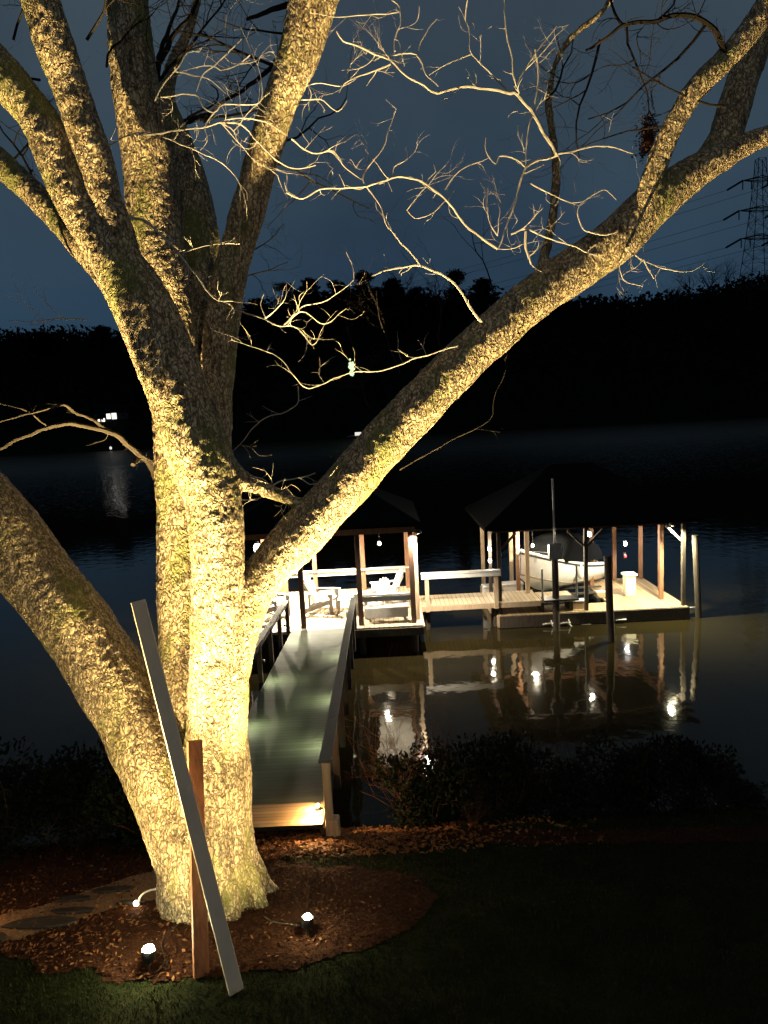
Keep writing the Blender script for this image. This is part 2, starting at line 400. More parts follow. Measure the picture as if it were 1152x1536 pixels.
while k < 70000:
    x = rr.uniform(-4.6, 6.2); y = rr.uniform(4.9, 9.7)
    if abs(x) > y * .62 + .6: continue
    if inbed(x, y): 
        if rr.random() > .012: k += .2; continue
    k += 1; h = rr.uniform(.02, .055); a = rr.uniform(0, 6.28); z = zg(x, y) - .004
    wv = Vector((math.cos(a), math.sin(a), 0)) * .004; ln = Vector((rr.uniform(-1, 1), rr.uniform(-1, 1), 0)) * h * .6
    c = Vector((x, y, z)); mb.add([c - wv, c + wv, c + ln + Vector((0, 0, h))], [(0, 1, 2)])
tag(mb.build('grass', 'grass_blade'), 'short dark lawn grass in front of the mulch', 'grass', kind='stuff')

# ------------------------------------------------------------------ the big tree
TY = 7.07
base = gp(312, 1385)
tree = empty('oak_tree', (base.x, TY, zg(base.x, TY)), 'huge floodlit tree with rough bark and spreading limbs in the foreground', 'tree')
def ymap(Y):
    return min(7.28, 7.05 + (6.6 - Y) * .95) if Y < 6.45 else 7.19 + (Y - 6.45) * 2.4
BACK = ('T2', 'B3', 'B4', 'B5')
def limb(pts, nme=''):      # (px, py, width px, Y)
    P = []; Rr = []
    for px, py, wpx, Y in pts:
        Y = Y + .47 + .85 * min(1, max(0, (1000 - py) / 700)) if nme in BACK else 7.07 + (6.6 - Y) * (.30 if nme in ('trunk', 'T1b') else .95)
        p = atY(px, py, Y); P.append(p); Rr.append(wpx * mpp(p) / 2)
    # resample with catmull
    Q = []; q = []
    n = len(P)
    for i in range(n - 1):
        p0, p1, p2, p3 = P[max(i - 1, 0)], P[i], P[i + 1], P[min(i + 2, n - 1)]
        st = max(2, int((p2 - p1).length / .07))
        for s_ in range(st):
            t = s_ / st
            Q.append(.5 * ((2 * p1) + (-p0 + p2) * t + (2 * p0 - 5 * p1 + 4 * p2 - p3) * t * t + (-p0 + 3 * p1 - 3 * p2 + p3) * t ** 3))
            q.append(Rr[i] + (Rr[i + 1] - Rr[i]) * t)
    Q.append(P[-1]); q.append(Rr[-1])
    q = [r * (1 + .06 * noise.noise(Vector(p) * 2.5)) for p, r in zip(Q, q)]
    return Q, q
LIMBS = {
 'trunk': [(318, 1450, 190, 6.6), (316, 1395, 166, 6.6), (312, 1340, 150, 6.6), (312, 1270, 143, 6.6), (318, 1190, 122, 6.6), (325, 1110, 96, 6.58), (328, 1020, 90, 6.6), (328, 930, 84, 6.58), (327, 850, 80, 6.55), (322, 760, 84, 6.5), (296, 670, 98, 6.3), (262, 575, 92, 6.2), (228, 490, 92, 6.1), (200, 435, 84, 6.05), (165, 380, 72, 6.0), (125, 320, 62, 5.95), (95, 260, 61, 5.9), (62, 185, 60, 5.85), (0, 110, 60, 5.8), (-60, 45, 56, 5.8)],
 'T1b': [(205, 440, 40, 6.15), (185, 370, 46, 6.15), (157, 295, 50, 6.1), (143, 240, 52, 6.1), (120, 175, 53, 6.1), (100, 118, 54, 6.1), (78, 55, 58, 6.1), (60, -5, 60, 6.1), (40, -70, 60, 6.1)],
 'L': [(300, 1330, 110, 6.6), (280, 1250, 120, 6.55), (250, 1170, 118, 6.45), (214, 1095, 112, 6.35), (165, 1015, 108, 6.25), (112, 935, 106, 6.15), (60, 870, 106, 6.05), (5, 800, 110, 5.95), (-70, 715, 110, 5.85)],
 'T2': [(296, 1200, 80, 6.85), (286, 1080, 84, 7.0), (278, 950, 80, 7.1), (275, 850, 77, 7.15), (272, 750, 74, 7.15), (266, 650, 70, 7.1), (262, 560, 66, 7.05), (258, 480, 66, 7.0), (248, 420, 72, 7.0), (236, 360, 76, 7.0), (226, 290, 78, 7.0), (219, 230, 74, 7.0), (208, 160, 72, 7.0), (197, 75, 66, 7.0), (190, 0, 62, 7.0), (184, -70, 62, 7.0)],
 'B3': [(322, 830, 50, 6.75), (324, 720, 46, 6.85), (324, 640, 46, 6.9), (326, 560, 50, 6.9), (334, 480, 54, 6.85), (346, 410, 52, 6.8), (362, 350, 51, 6.75), (380, 285, 50, 6.7), (396, 228, 50, 6.65), (412, 175, 52, 6.6), (432, 122, 56, 6.6), (452, 70, 62, 6.6), (470, 0, 70, 6.6), (480, -60, 76, 6.6)],
 'B4': [(310, 600, 50, 7.4), (302, 500, 54, 7.5), (298, 420, 60, 7.6), (297, 350, 60, 7.7), (286, 280, 54, 7.8), (270, 215, 40, 7.9), (250, 150, 26, 8.0), (262, 90, 18, 8.1), (285, 40, 14, 8.2), (300, -20, 12, 8.3)],
 'B5': [(235, 520, 40, 6.8), (170, 425, 42, 7.0), (115, 360, 40, 7.1), (60, 300, 38, 7.2), (0, 245, 38, 7.3), (-60, 190, 36, 7.4)],
 'R': [(345, 1010, 60, 6.55), (362, 930, 62, 6.5), (396, 862, 66, 6.42), (450, 803, 71, 6.35), (508, 740, 72, 6.3), (575, 665, 72, 6.25), (645, 592, 69, 6.2), (705, 532, 68, 6.15), (760, 482, 66, 6.1), (815, 437, 66, 6.05), (870, 400, 66, 6.0), (925, 360, 68, 6.0), (975, 310, 64, 6.0), (1035, 264, 54, 6.0), (1100, 226, 36, 6.0), (1152, 203, 30, 6.0), (1220, 180, 28, 6.0)],
 'R2': [(955, 335, 34, 6.1), (976, 278, 34, 6.15), (994, 222, 31, 6.2), (1020, 170, 31, 6.25), (1048, 129, 32, 6.3), (1091, 85, 33, 6.3), (1131, 38, 36, 6.3), (1160, -10, 38, 6.3)],
 'R3': [(1040, 265, 40, 5.9), (1080, 222, 50, 5.8), (1097, 175, 50, 5.7), (1112, 125, 48, 5.6), (1132, 70, 46, 5.5), (1155, 10, 44, 5.5), (1175, -50, 44, 5.5)],
 'bridge': [(335, 700, 46, 6.4), (365, 722, 30, 6.4), (400, 736, 22, 6.4), (440, 752, 18, 6.4), (480, 772, 20, 6.38)],
 'stubR': [(598, 612, 20, 6.2), (612, 590, 14, 6.15), (628, 575, 11, 6.1), (633, 552, 8, 6.1)],
 'rb': [(805, 430, 24, 6.05), (816, 385, 15, 5.95), (828, 330, 14, 5.9), (834, 265, 14, 5.85), (829, 200, 11, 5.8), (823, 150, 10, 5.8), (835, 90, 10, 5.8), (862, 52, 10, 5.8), (905, 15, 10, 5.8), (935, -30, 10, 5.8)],
}
mb = MB()
for nme, pts in LIMBS.items():
    Q, q = limb(pts, nme); mb.tube(Q, q, 14)
# root flare
for k in range(9):
    a = 2 * math.pi * k / 9 + .3; rr = random.Random(k)
    c = Vector((base.x, TY, 0)); d = Vector((math.cos(a), math.sin(a), 0)); P = []
    for t, h, r in ((.30, .60, .08), (.37, .30, .11), (.43, .08, .11), (.49 + rr.uniform(0, .06), -.05, .08), (.56 + rr.uniform(0, .14), -.14, .05)):
        p = c + d * t; P.append((Vector((p.x, p.y, zg(p.x, p.y) + h)), r))
    mb.tube([p for p, r in P], [r for p, r in P], 10)
raw = mb.build('raw', 'bark', tree)
md = raw.modifiers.new('r', 'REMESH'); md.mode = 'VOXEL'; md.voxel_size = .017
md = raw.modifiers.new('s', 'SMOOTH'); md.iterations = 10; md.factor = .5
def dispmod(tex, kw, strength, mid=.5):
    t = bpy.data.textures.new(tex, tex)
    for a, b in kw.items(): setattr(t, a, b)
    d = raw.modifiers.new('d', 'DISPLACE'); d.texture = t; d.strength = strength; d.mid_level = mid; d.texture_coords = 'LOCAL'
dispmod('CLOUDS', dict(noise_scale=.35, noise_depth=2), .03)
dispmod('VORONOI', dict(noise_scale=.065, distance_metric='DISTANCE', noise_intensity=1.2), .010, .3)
dispmod('CLOUDS', dict(noise_scale=.035, noise_depth=2, noise_type='HARD_NOISE'), .007)
dg = bpy.context.evaluated_depsgraph_get(); ev = raw.evaluated_get(dg)
me = bpy.data.meshes.new_from_object(ev); me.name = 'trunk'
if not me.materials: me.materials.append(MT['bark'])
me.polygons.foreach_set('use_smooth', [True] * len(me.polygons))
tr = bpy.data.objects.new('trunk', me); COL.objects.link(tr); tr.parent = tree
bpy.data.objects.remove(raw)
print('trunk verts', len(me.vertices))

# twigs traced as real branches: (Y0, Y1, radius px, points)
TW = [
 (6.35, 5.9, 4.0, [(835, 233), (819, 204), (799, 168), (772, 139), (766, 140), (731, 133), (692, 130), (657, 139), (648, 136), (625, 122), (607, 111), (586, 91), (563, 83), (539, 69), (515, 62), (505, 47)]),
 (5.95, 5.9, 1.8, [(586, 96), (566, 106), (533, 117), (515, 127), (508, 140)]),
 (5.95, 5.8, 1.8, [(574, 84), (616, 80), (625, 83), (630, 68), (636, 53), (654, 28)]),
 (5.9, 6.0, 1.6, [(625, 83), (634, 98), (639, 112), (657, 130)]),
 (6.1, 6.0, 1.9, [(766, 139), (734, 109), (707, 80), (705, 55), (698, 30), (687, 9)]),
 (6.0, 5.9, 1.5, [(707, 80), (681, 91), (642, 112)]),
 (5.9, 5.9, 1.7, [(592, 77), (592, 59), (601, 30), (601, 12), (589, 0), (575, -20)]),
 (5.9, 5.9, 1.3, [(601, 18), (570, 21), (539, 22), (510, 26), (480, 22), (467, 21)]),
 (6.1, 6.0, 2.2, [(772, 121), (766, 80), (759, 44), (756, 0), (752, -20)]),
 (6.1, 6.0, 2.2, [(768, 139), (787, 106), (803, 80), (820, 59), (835, 40)]),
 (6.0, 6.2, 2.2, [(803, 76), (808, 118), (803, 153), (794, 189), (789, 215), (789, 251)]),
 (6.35, 5.9, 3.0, [(835, 233), (820, 238), (789, 251), (775, 295), (760, 339), (747, 373)]),
 (6.35, 6.3, 2.2, [(835, 233), (870, 225), (905, 219), (950, 230)]),
 (6.2, 6.0, 1.7, [(789, 251), (775, 239), (749, 235), (743, 247), (728, 227), (729, 207)]),
 (5.9, 5.6, 3.0, [(747, 373), (710, 348), (687, 322), (669, 300), (639, 276), (613, 267), (589, 267), (554, 279), (512, 282), (480, 285), (455, 298), (430, 290)]),
 (5.8, 5.8, 1.4, [(669, 301), (645, 322), (622, 328), (610, 316)]),
 (5.8, 5.8, 1.7, [(639, 276), (643, 268), (654, 257), (651, 246)]),
 (5.8, 5.8, 1.6, [(668, 284), (681, 263), (698, 251), (725, 241)]),
 (5.9, 5.8, 1.3, [(746, 354), (734, 331), (731, 283)]),
 (5.9, 5.9, 1.5, [(589, 267), (591, 250), (610, 238), (609, 222)]),
 (6.0, 5.9, 4.0, [(788, 347), (790, 370), (797, 397)]),
 (5.8, 5.9, 2.0, [(766, 351), (788, 344), (820, 356), (850, 366), (880, 378), (908, 389)]),
 (6.0, 5.9, 2.0, [(632, 400), (610, 372), (582, 341), (569, 307), (545, 269), (560, 240), (577, 215), (592, 168)]),
 (5.9, 5.9, 1.3, [(480, 230), (498, 227), (518, 251), (542, 269)]),
 (6.1, 5.9, 3.6, [(722, 482), (712, 471), (690, 435), (665, 412), (653, 407), (628, 398), (595, 402), (559, 413)]),
 (6.2, 6.6, 1.8, [(686, 520), (650, 529), (617, 540), (573, 557), (526, 559), (482, 577), (460, 582), (442, 566), (424, 540), (395, 526), (340, 511), (305, 528)]),
 (6.6, 6.7, 1.5, [(446, 580), (446, 606), (420, 620), (391, 630), (362, 664), (340, 686)]),
 (6.7, 6.2, 2.2, [(350, 465), (387, 475), (413, 487), (446, 493), (468, 518), (478, 509)]),
 (6.5, 6.2, 1.8, [(427, 486), (453, 467), (486, 486), (519, 462)]),
 (6.4, 6.2, 1.8, [(427, 486), (453, 460), (478, 456), (504, 442), (530, 420)]),
 (6.5, 6.3, 1.6, [(398, 477), (424, 453), (431, 424)]),
 (6.4, 6.3, 1.5, [(398, 477), (392, 455), (395, 440)]),
 (6.4, 6.0, 2.2, [(205, 202), (230, 201), (306, 190), (341, 180), (371, 178), (404, 186), (431, 204)]),
 (6.1, 6.0, 2.0, [(331, 185), (361, 186), (386, 212), (416, 242), (444, 254), (474, 247)]),
 (6.3, 6.0, 1.6, [(245, 206), (280, 219), (331, 244), (353, 264)]),
 (6.1, 6.0, 1.8, [(331, 184), (351, 196), (358, 214), (366, 222)]),
 (6.3, 6.0, 1.8, [(165, 217), (205, 200), (245, 202)]),
 (6.3, 6.0, 1.8, [(232, 151), (248, 123), (264, 107), (282, 79), (300, 78), (303, 72)]),
 (6.2, 6.0, 1.8, [(264, 107), (311, 118), (338, 140)]),
 (6.3, 6.0, 1.8, [(242, 146), (293, 141), (305, 161), (321, 169), (338, 156), (389, 155), (391, 118), (381, 86), (366, 54), (360, 38)]),
 (6.1, 6.0, 1.8, [(360, 58), (341, 81), (305, 113), (295, 138)]),
 (6.1, 6.0, 1.5, [(376, 83), (356, 97), (331, 106)]),
 (6.1, 6.0, 1.5, [(321, 169), (306, 190), (312, 210), (300, 225)]),
 (6.5, 6.1, 1.6, [(457, 130), (482, 125), (515, 128), (535, 118)]),
 (6.4, 6.0, 1.8, [(436, 209), (469, 230), (497, 229), (520, 254)]),
 (6.5, 6.1, 1.6, [(452, 150), (480, 150), (507, 166), (520, 150)]),
 (5.9, 6.5, 3.4, [(190, 328), (215, 330), (250, 360), (280, 395), (320, 445), (350, 452)]),
 (6.2, 6.5, 1.6, [(275, 380), (310, 368), (360, 365)]),
 (5.9, 5.8, 2.0, [(940, 372), (946, 380), (976, 395), (1026, 408), (1056, 395)]),
 (5.9, 5.8, 1.6, [(965, 390), (981, 418)]),
 (5.9, 5.8, 1.5, [(928, 392), (936, 420), (963, 429)]),
 (6.3, 6.0, 1.6, [(796, 275), (826, 290), (856, 305), (878, 300)]),
 (5.9, 5.8, 1.9, [(926, 345), (906, 352), (876, 345), (866, 315), (878, 300), (906, 285), (925, 300)]),
 (6.3, 6.0, 2.4, [(350, 745), (362, 749), (387, 748), (406, 731), (427, 720), (449, 717), (474, 709)]),
 (6.1, 6.0, 1.8, [(449, 717), (465, 726), (480, 724)]),
 (6.1, 6.0, 2.0, [(406, 731), (424, 740), (440, 751), (465, 760), (487, 752)]),
 (6.1, 6.0, 1.7, [(368, 715), (393, 718), (406, 731)]),
 (6.1, 6.0, 1.3, [(429, 741), (428, 728)]),
]
DK = [
 (6.9, 6.2, 7, [(232, 712), (222, 690), (212, 684), (199, 673), (172, 651), (126, 639), (90, 637), (34, 655), (0, 673), (-40, 690)]),
 (6.7, 6.3, 4, [(170, 651), (144, 633), (113, 619), (95, 608), (56, 617), (16, 628), (-20, 640)]),
 (6.6, 6.3, 2, [(70, 639), (54, 626), (34, 614), (0, 605), (-30, 602)]),
 (6.9, 6.7, 12, [(236, 715), (222, 690), (210, 685), (200, 697)]),
 (6.3, 6.3, 1.7, [(600, 705), (683, 657), (734, 631), (740, 600), (759, 555)]),
 (5.9, 6.6, 7, [(1088, 85), (1075, 50), (1052, 30), (1020, 22), (985, 32), (935, 38), (905, 60), (880, 75)]),
 (6.6, 6.7, 4, [(935, 38), (920, 15), (915, -20)]),
 (6.6, 6.7, 3, [(985, 32), (1005, 12), (1020, -15)]),
 (7.0, 7.4, 6, [(415, 90), (395, 112), (360, 138), (330, 155), (315, 172), (305, 185)]),
 (7.4, 7.8, 8, [(262, 190), (300, 175), (318, 170)]),
 (7.0, 7.2, 8, [(232, 105), (248, 78), (262, 50), (285, 25), (300, -10)]),
 (7.0, 7.2, 7, [(236, 120), (240, 80), (255, 40), (270, 0)]),
 (7.0, 7.1, 9, [(470, 8), (430, 8), (400, 18), (370, 30)]),
]
def wig(P, k):
    return [p + Vector((noise.noise(p * 9 + Vector((k, 0, 0))), noise.noise(p * 9 + Vector((0, k, 7))), noise.noise(p * 9 + Vector((5, 0, k))))) * .012 for p in P]
def spline(P, step=.035):
    Q = []; n = len(P)
    for i in range(n - 1):
        p0, p1, p2, p3 = P[max(i - 1, 0)], P[i], P[i + 1], P[min(i + 2, n - 1)]
        st = max(1, int((p2 - p1).length / step))
        for s_ in range(st):
            t = s_ / st
            Q.append(.5 * ((2 * p1) + (-p0 + p2) * t + (2 * p0 - 5 * p1 + 4 * p2 - p3) * t * t + (-p0 + 3 * p1 - 3 * p2 + p3) * t ** 3))
    Q.append(P[-1]); return Q
def curl(mb, p, d, L, r, rr, lvl):
    P = [p.copy()]; n = max(3, int(L / .03)); d = d.normalized(); bend = Vector((rr.uniform(-1, 1), rr.uniform(-1, 1), rr.uniform(-.6, 1))) * .25
    for i in range(n):
        if rr.random() < .3: bend = Vector((rr.uniform(-1, 1), rr.uniform(-1, 1), rr.uniform(-.7, 1))) * .32
        d = (d + bend).normalized(); P.append(P[-1] + d * L / n)
        if lvl > 0 and i > 0 and rr.random() < .34:
            e = (d + Vector((rr.uniform(-1, 1), rr.uniform(-1, 1), rr.uniform(-1, 1)))).normalized()
            curl(mb, P[-1], e, L * rr.uniform(.35, .65), r * .7, rr, lvl - 1)
    mb.tube(P, [r * (1 - .7 * i / n) for i in range(n + 1)], 4, False)
def grow(mb, p, d, L, r, rr, lvl):
    P = [p.copy()]; n = 7; rads = [r]
    for i in range(n):
        d = (d + Vector((rr.uniform(-1, 1), rr.uniform(-1, 1), rr.uniform(-.8, 1))) * .3).normalized()
        P.append(P[-1] + d * L / n); rads.append(r * (1 - .6 * (i + 1) / n))
        if lvl > 0 and i > 0 and rr.random() < .62:
            e = (d * .7 + Vector((rr.uniform(-1, 1), rr.uniform(-1, 1), rr.uniform(-.8, 1)))).normalized()
            grow(mb, P[-1], e, L * rr.uniform(.45, .7), rads[-1] * .65, rr, lvl - 1)
    mb.tube(P, rads, 4 if lvl < 2 else 6, False)
def traced(mb, items, rr, dens, lvl=1, side=.2):
    for k, (y0, y1, rp, pts) in enumerate(items):
        n = len(pts); P = [atY(px, py, ymap(y0 + (y1 - y0) * i / (n - 1))) for i, (px, py) in enumerate(pts)]
        Q = wig(spline(P), k); m = mpp(Q[0]); N = len(Q); root = None
        for pts_ in LIMBS.values():
            for (ax, ay, aw, aY), (bx2, by2, bw2, bY) in zip(pts_, pts_[1:]):
                tt = max(0, min(1, ((pts[0][0] - ax) * (bx2 - ax) + (pts[0][1] - ay) * (by2 - ay)) / ((bx2 - ax) ** 2 + (by2 - ay) ** 2)))
                if math.hypot(pts[0][0] - ax - tt * (bx2 - ax), pts[0][1] - ay - tt * (by2 - ay)) < .6 * (aw + (bw2 - aw) * tt): root = 1
        if root:      # run the twig's root back into the limb it grows from
            q0 = Q[0]; Q = [atY(pts[0][0], pts[0][1], q0.y + .42), atY(pts[0][0], pts[0][1], q0.y + .18)] + Q; N = len(Q)
        r = [max(.0022, 1.0 * rp * m * .68 * (1 - .62 * i / N)) for i in range(N)]
        mb.tube(Q, r, 6)
        for i in range(2, N):
            if rr.random() < dens:
                d = (Q[i] - Q[i - 1]).normalized(); e = (d * .6 + Vector((rr.uniform(-1, 1), rr.uniform(-1, 1), rr.uniform(-1, 1)))).normalized()
                curl(mb, Q[i], e, rr.uniform(.4, 1.3) * side, min(.006, max(.0018, r[i] * .5)), rr, lvl)
rr = random.Random(11)
mb = MB(); traced(mb, TW, rr, .20, 1, .26)
for k in range(16):
    it = rr.choice([t for t in TW if t[3][0][1] < 400]); q_ = rr.choice(it[3]); p_ = atY(q_[0], q_[1], ymap(it[0]) - .03)
    grow(mb, p_, Vector((rr.uniform(-1, 1), rr.uniform(-.8, .3), rr.uniform(-.7, 1))), rr.uniform(.35, .7), .0045, rr, 2)
# extra free small pale sprays in the upper right
mb.build('crown', 'twigpale', tree)
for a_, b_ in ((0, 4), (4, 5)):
    mb = MB(); traced(mb, DK[a_:b_], rr, .06, 1, .25); mb.build('branch', 'shadebark', tree)
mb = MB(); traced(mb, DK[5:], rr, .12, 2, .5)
# unlit upper crown off the limbs, further back, shade put in its bark colour
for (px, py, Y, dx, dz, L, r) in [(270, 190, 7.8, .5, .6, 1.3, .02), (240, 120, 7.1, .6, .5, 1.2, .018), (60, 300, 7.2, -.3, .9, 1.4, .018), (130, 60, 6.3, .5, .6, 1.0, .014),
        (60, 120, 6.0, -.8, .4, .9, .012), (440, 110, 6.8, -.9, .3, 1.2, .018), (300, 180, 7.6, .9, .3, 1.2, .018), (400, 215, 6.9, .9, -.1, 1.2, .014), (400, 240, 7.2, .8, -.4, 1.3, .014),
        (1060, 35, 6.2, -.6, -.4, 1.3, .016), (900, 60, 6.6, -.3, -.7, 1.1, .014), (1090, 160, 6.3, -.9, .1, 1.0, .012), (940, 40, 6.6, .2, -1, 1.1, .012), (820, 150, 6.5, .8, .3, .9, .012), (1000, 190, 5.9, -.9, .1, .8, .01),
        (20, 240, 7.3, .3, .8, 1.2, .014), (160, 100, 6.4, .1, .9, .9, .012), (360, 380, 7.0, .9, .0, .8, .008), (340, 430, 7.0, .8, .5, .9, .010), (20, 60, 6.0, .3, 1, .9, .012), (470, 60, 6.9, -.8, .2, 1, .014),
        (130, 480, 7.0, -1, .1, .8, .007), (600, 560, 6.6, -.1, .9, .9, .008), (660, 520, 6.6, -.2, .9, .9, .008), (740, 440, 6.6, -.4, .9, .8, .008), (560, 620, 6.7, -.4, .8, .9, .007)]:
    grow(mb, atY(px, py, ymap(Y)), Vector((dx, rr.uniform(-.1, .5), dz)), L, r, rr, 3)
mb.build('crown', 'twigshade', tree)
# squirrel-nest like clump of leaves at (975,200)
c = atY(972, 205, 7.6); q = MB()
for k in range(900):
    p = c + Vector((rr.gauss(0, .035), rr.gauss(0, .05), rr.gauss(0, .10)))
    a = Vector((rr.uniform(-1, 1), rr.uniform(-1, 1), rr.uniform(-1, 1))).normalized() * .02; b = a.orthogonal().normalized() * .012
    q.add([p - a, p + b, p + a, p - b], [(0, 1, 2, 3)])
nest = q.build('leaf_clump', 'shrubtwig'); tag(nest, 'small brown clump of dead leaves caught behind the right limb', 'leaf clump')

# ------------------------------------------------------------------ boards leaning in front of the tree
def board(name, mat, top, bot, wpx, thick, label, cat, bevel=.004):
    pb = gp(*bot); Yb = pb.y
    pt = atY(top[0], top[1], top[2])
    w_ = wpx * mpp(pb); d = (pt - pb); L = d.length; d.normalize()
    tocam = (CP - (pt + pb) / 2); n = (tocam - d * tocam.dot(d)).normalized(); n = (n + Vector((.35, 0, 0))).normalized(); n = (n - d * n.dot(d)).normalized()
    x = d.cross(n).normalized()
    mb = MB(); mb.box((0, 0, 0), (w_, L, thick), Matrix((x, d, n)).transposed())
    e = mb.build(name, mat, local=True, bevel=bevel); e.location = (pt + pb) / 2 + Vector((0, 0, .01))
    tag(e, label, cat); return pb
board('trim_board', 'trim', (207, 903, 6.5), (355, 1490), 23, .025, 'long pale painted board leaning diagonally against the tree trunk', 'board')
board('wooden_post', 'cedar', (292, 1112, 6.4), (302, 1466), 23, .05, 'short upright reddish brown plank standing against the tree base', 'plank')

# ------------------------------------------------------------------ ground spotlights
WARM = (1, .71, .29)
def spot_fixture(px, py, label, aims, lens_r=.05, spill=2.0, hgt=.2):
    p = gp(px, py + hgt * 120); e = empty('ground_spotlight', p, label, 'garden light', 'ground spotlights around the tree')
    c = Vector((0, 0, 0))
    aim = (Vector(aims[0][0]) - p).normalized(); L = p + Vector((0, 0, hgt - .03))
    m = MB(); m.tube([p + Vector((0, 0, -.05)), L - aim * .03], [.012, .012], 8); m.build('stake', 'black_metal', e)
    m = MB(); m.tube([L - aim * .06, L - aim * .04, L, L + aim * .05], [.02, .045, .055, .055], 16, False); m.build('housing', 'black_metal', e, smooth=True)
    m = MB(); m.sphere(L + aim * .05, lens_r, 16, 10, .8); m.build('lens', 'lens', e, smooth=True)
    for tgt, pw, cone in aims:
        lamp('SPOT', 'spot_lamp', L + aim * .13, pw, WARM, .03, tgt, cone, 1.0, e)
    lamp('POINT', 'spill_lamp', L + aim * .12 + Vector((0, -.05, .02)), spill, (1, .88, .5), .03, parent=e)
    return e
A = gp(225, 1447)
spot_fixture(225, 1437, 'bright ground spotlight glowing left of the boards at the lawn edge',
    [(atY(265, 600, 7.3), 900, 74), (atY(130, 150, 7.4), 9500, 50), (atY(60, 950, 7.3), 260, 90), (atY(300, 1120, 7.0), 130, 140), (atY(230, 440, 7.3), 4200, 42)], .052, 26)
spot_fixture(462, 1384, 'smaller ground spotlight glowing in the mulch right of the trunk',
    [(atY(520, 660, 7.3), 1000, 80), (atY(820, 230, 7.6), 9000, 58), (atY(380, 950, 7.0), 260, 100), (atY(330, 1150, 7.0), 105, 140), (atY(285, 560, 7.2), 3600, 44), (atY(360, 250, 7.6), 1800, 36)], .038, 12, .16)
# third lamp with a white arm
p3 = gp(205, 1362)
e = empty('ground_spotlight', p3, 'small lit lamp with a curved white arm left of the trunk beside the path', 'garden light', 'ground spotlights around the tree')
m = MB(); m.sphere(p3 + Vector((0, 0, .05)), .028, 14, 8); m.build('lens', 'bulb', e, smooth=True)
m = MB(); m.tube(spline([p3 + Vector((.02, 0, .05)), p3 + Vector((.05, .02, .12)), p3 + Vector((.12, .05, .15)), p3 + Vector((.22, .1, .14))], .02), .010, 8); m.build('arm', 'white_paint', e, smooth=True)
m = MB(); m.tube([p3 + Vector((0, .03, -.03)), p3 + Vector((0, .03, .03))], .035, 10); m.build('housing', 'black_metal', e)
lamp('SPOT', 'spot_lamp', p3 + Vector((.03, .0, .16)), 170, WARM, .03, atY(120, 900, 7.1), 90, 1, e)
lamp('POINT', 'spill_lamp', p3 + Vector((0, -.02, .12)), 1.2, WARM, .03, parent=e)

for (a_, b_, lab) in (((232, 1466), (262, 1392), 'thin black cable running from the left spotlight to the trunk'), ((470, 1402), (392, 1380), 'thin black cable running from the right spotlight to the trunk')):
    P = []
    for i in range(15):
        t = i / 14; q = gp(a_[0] + (b_[0] - a_[0]) * t, a_[1] + (b_[1] - a_[1]) * t); x = q.x + .05 * math.sin(t * 7); P.append(Vector((x, q.y, zg(x, q.y) + .035)))
    m = MB(); m.tube(P, .006, 6); tag(m.build('cable', 'black_metal', smooth=True), lab, 'cable')
# ------------------------------------------------------------------ gangway
PR0 = atY(484, 1237, 8.75); PR1 = atY(528, 942, 20.4); PL1 = atY(437, 944, 20.4); PL1.z = PR1.z; PL0 = PR0 + (PL1 - PR1)
DZ = PR1.z
gw = empty('gangway', ((PR0 + PL0) / 2).to_tuple(), 'long green grey gangway with handrails sloping down to the gazebo', 'gangway')
m = MB(); th = Vector((0, 0, .05)); m.add([PL0, PR0, PR1, PL1, PL0 - th, PR0 - th, PR1 - th, PL1 - th], [(0, 1, 2, 3), (7, 6, 5, 4), (0, 4, 5, 1), (1, 5, 6, 2), (2, 6, 7, 3), (3, 7, 4, 0)])
m.build('deck', 'gang_plank', gw)
e1 = (PR1 - PR0) * .055; up_ = Vector((0, 0, .006)); m = MB(); m.add([PL0 + up_, PR0 + up_, PR0 + e1 + up_, PL0 + e1 + up_], [(0, 1, 2, 3)]); m.build('threshold', 'deck_plank_y', gw)
for a, b in ((PL0, PL1), (PR0, PR1)):
    m = MB(); dn = Vector((0, 0, -.15)); m.bar(a + dn, b + dn, .06, .19); m.build('beam', 'dark_wood', gw)
RH = Vector((0, 0, .88))
def lerp(a, b, t): return a + (b - a) * t
side = Vector((.09, 0, 0))
for sgn, a, b in ((1, PR0 + side, PR1 + side), (-1, PL0 - side, PL1 - side)):
    m = MB(); m.bar(a + RH + Vector((0, -.1, 0)), b + RH, .155, .04); m.build('handrail', 'rail_grey', gw, bevel=.006)
    m = MB(); m.bar(a + RH * .88, b + RH * .88, .04, .10); m.build('side_rail', 'rail_grey' if sgn < 0 else 'dark_wood', gw)
    n = 8
    for i in range(n):
        t = i / (n - 1); p = lerp(a, b, t) ; m = MB()
        m.box(p + Vector((0, 0, .30)), (.10, .10, 1.14)); m.build('post', 'pale_post' if i == 0 else 'dark_wood', gw, bevel=.005)
# little lamps under the rail
for (px, py, s_) in [(423, 1015, -1), (402, 1084, -1), (448, 957, -1), (486, 1048, 1), (472, 1117, 1), (507, 983, 1), (390, 1165, -1)]:
    t0, t1 = 0., 1.
    for _ in range(30):
        t = (t0 + t1) / 2; q = lerp(PR0, PR1, t); d = q - CP; yy = 768 - F * d.dot(UY) / d.dot(FW)
        if yy > py: t0 = t
        else: t1 = t
    a, b = (PR0, PR1) if s_ > 0 else (PL0, PL1)
    q = lerp(a, b, t) + Vector((-.02 * s_, 0, .42))
    m = MB(); m.box(q + Vector((.025 * s_, 0, .02)), (.05, .09, .05)); m.build('rail_light', 'black_metal', gw)
    lamp('SPOT', 'rail_lamp', q, 60 if py < 1150 else 10, (.92, 1, .58), .05, q + Vector((-.25 * s_, 0, -.3)), 150, 1, gw)
    
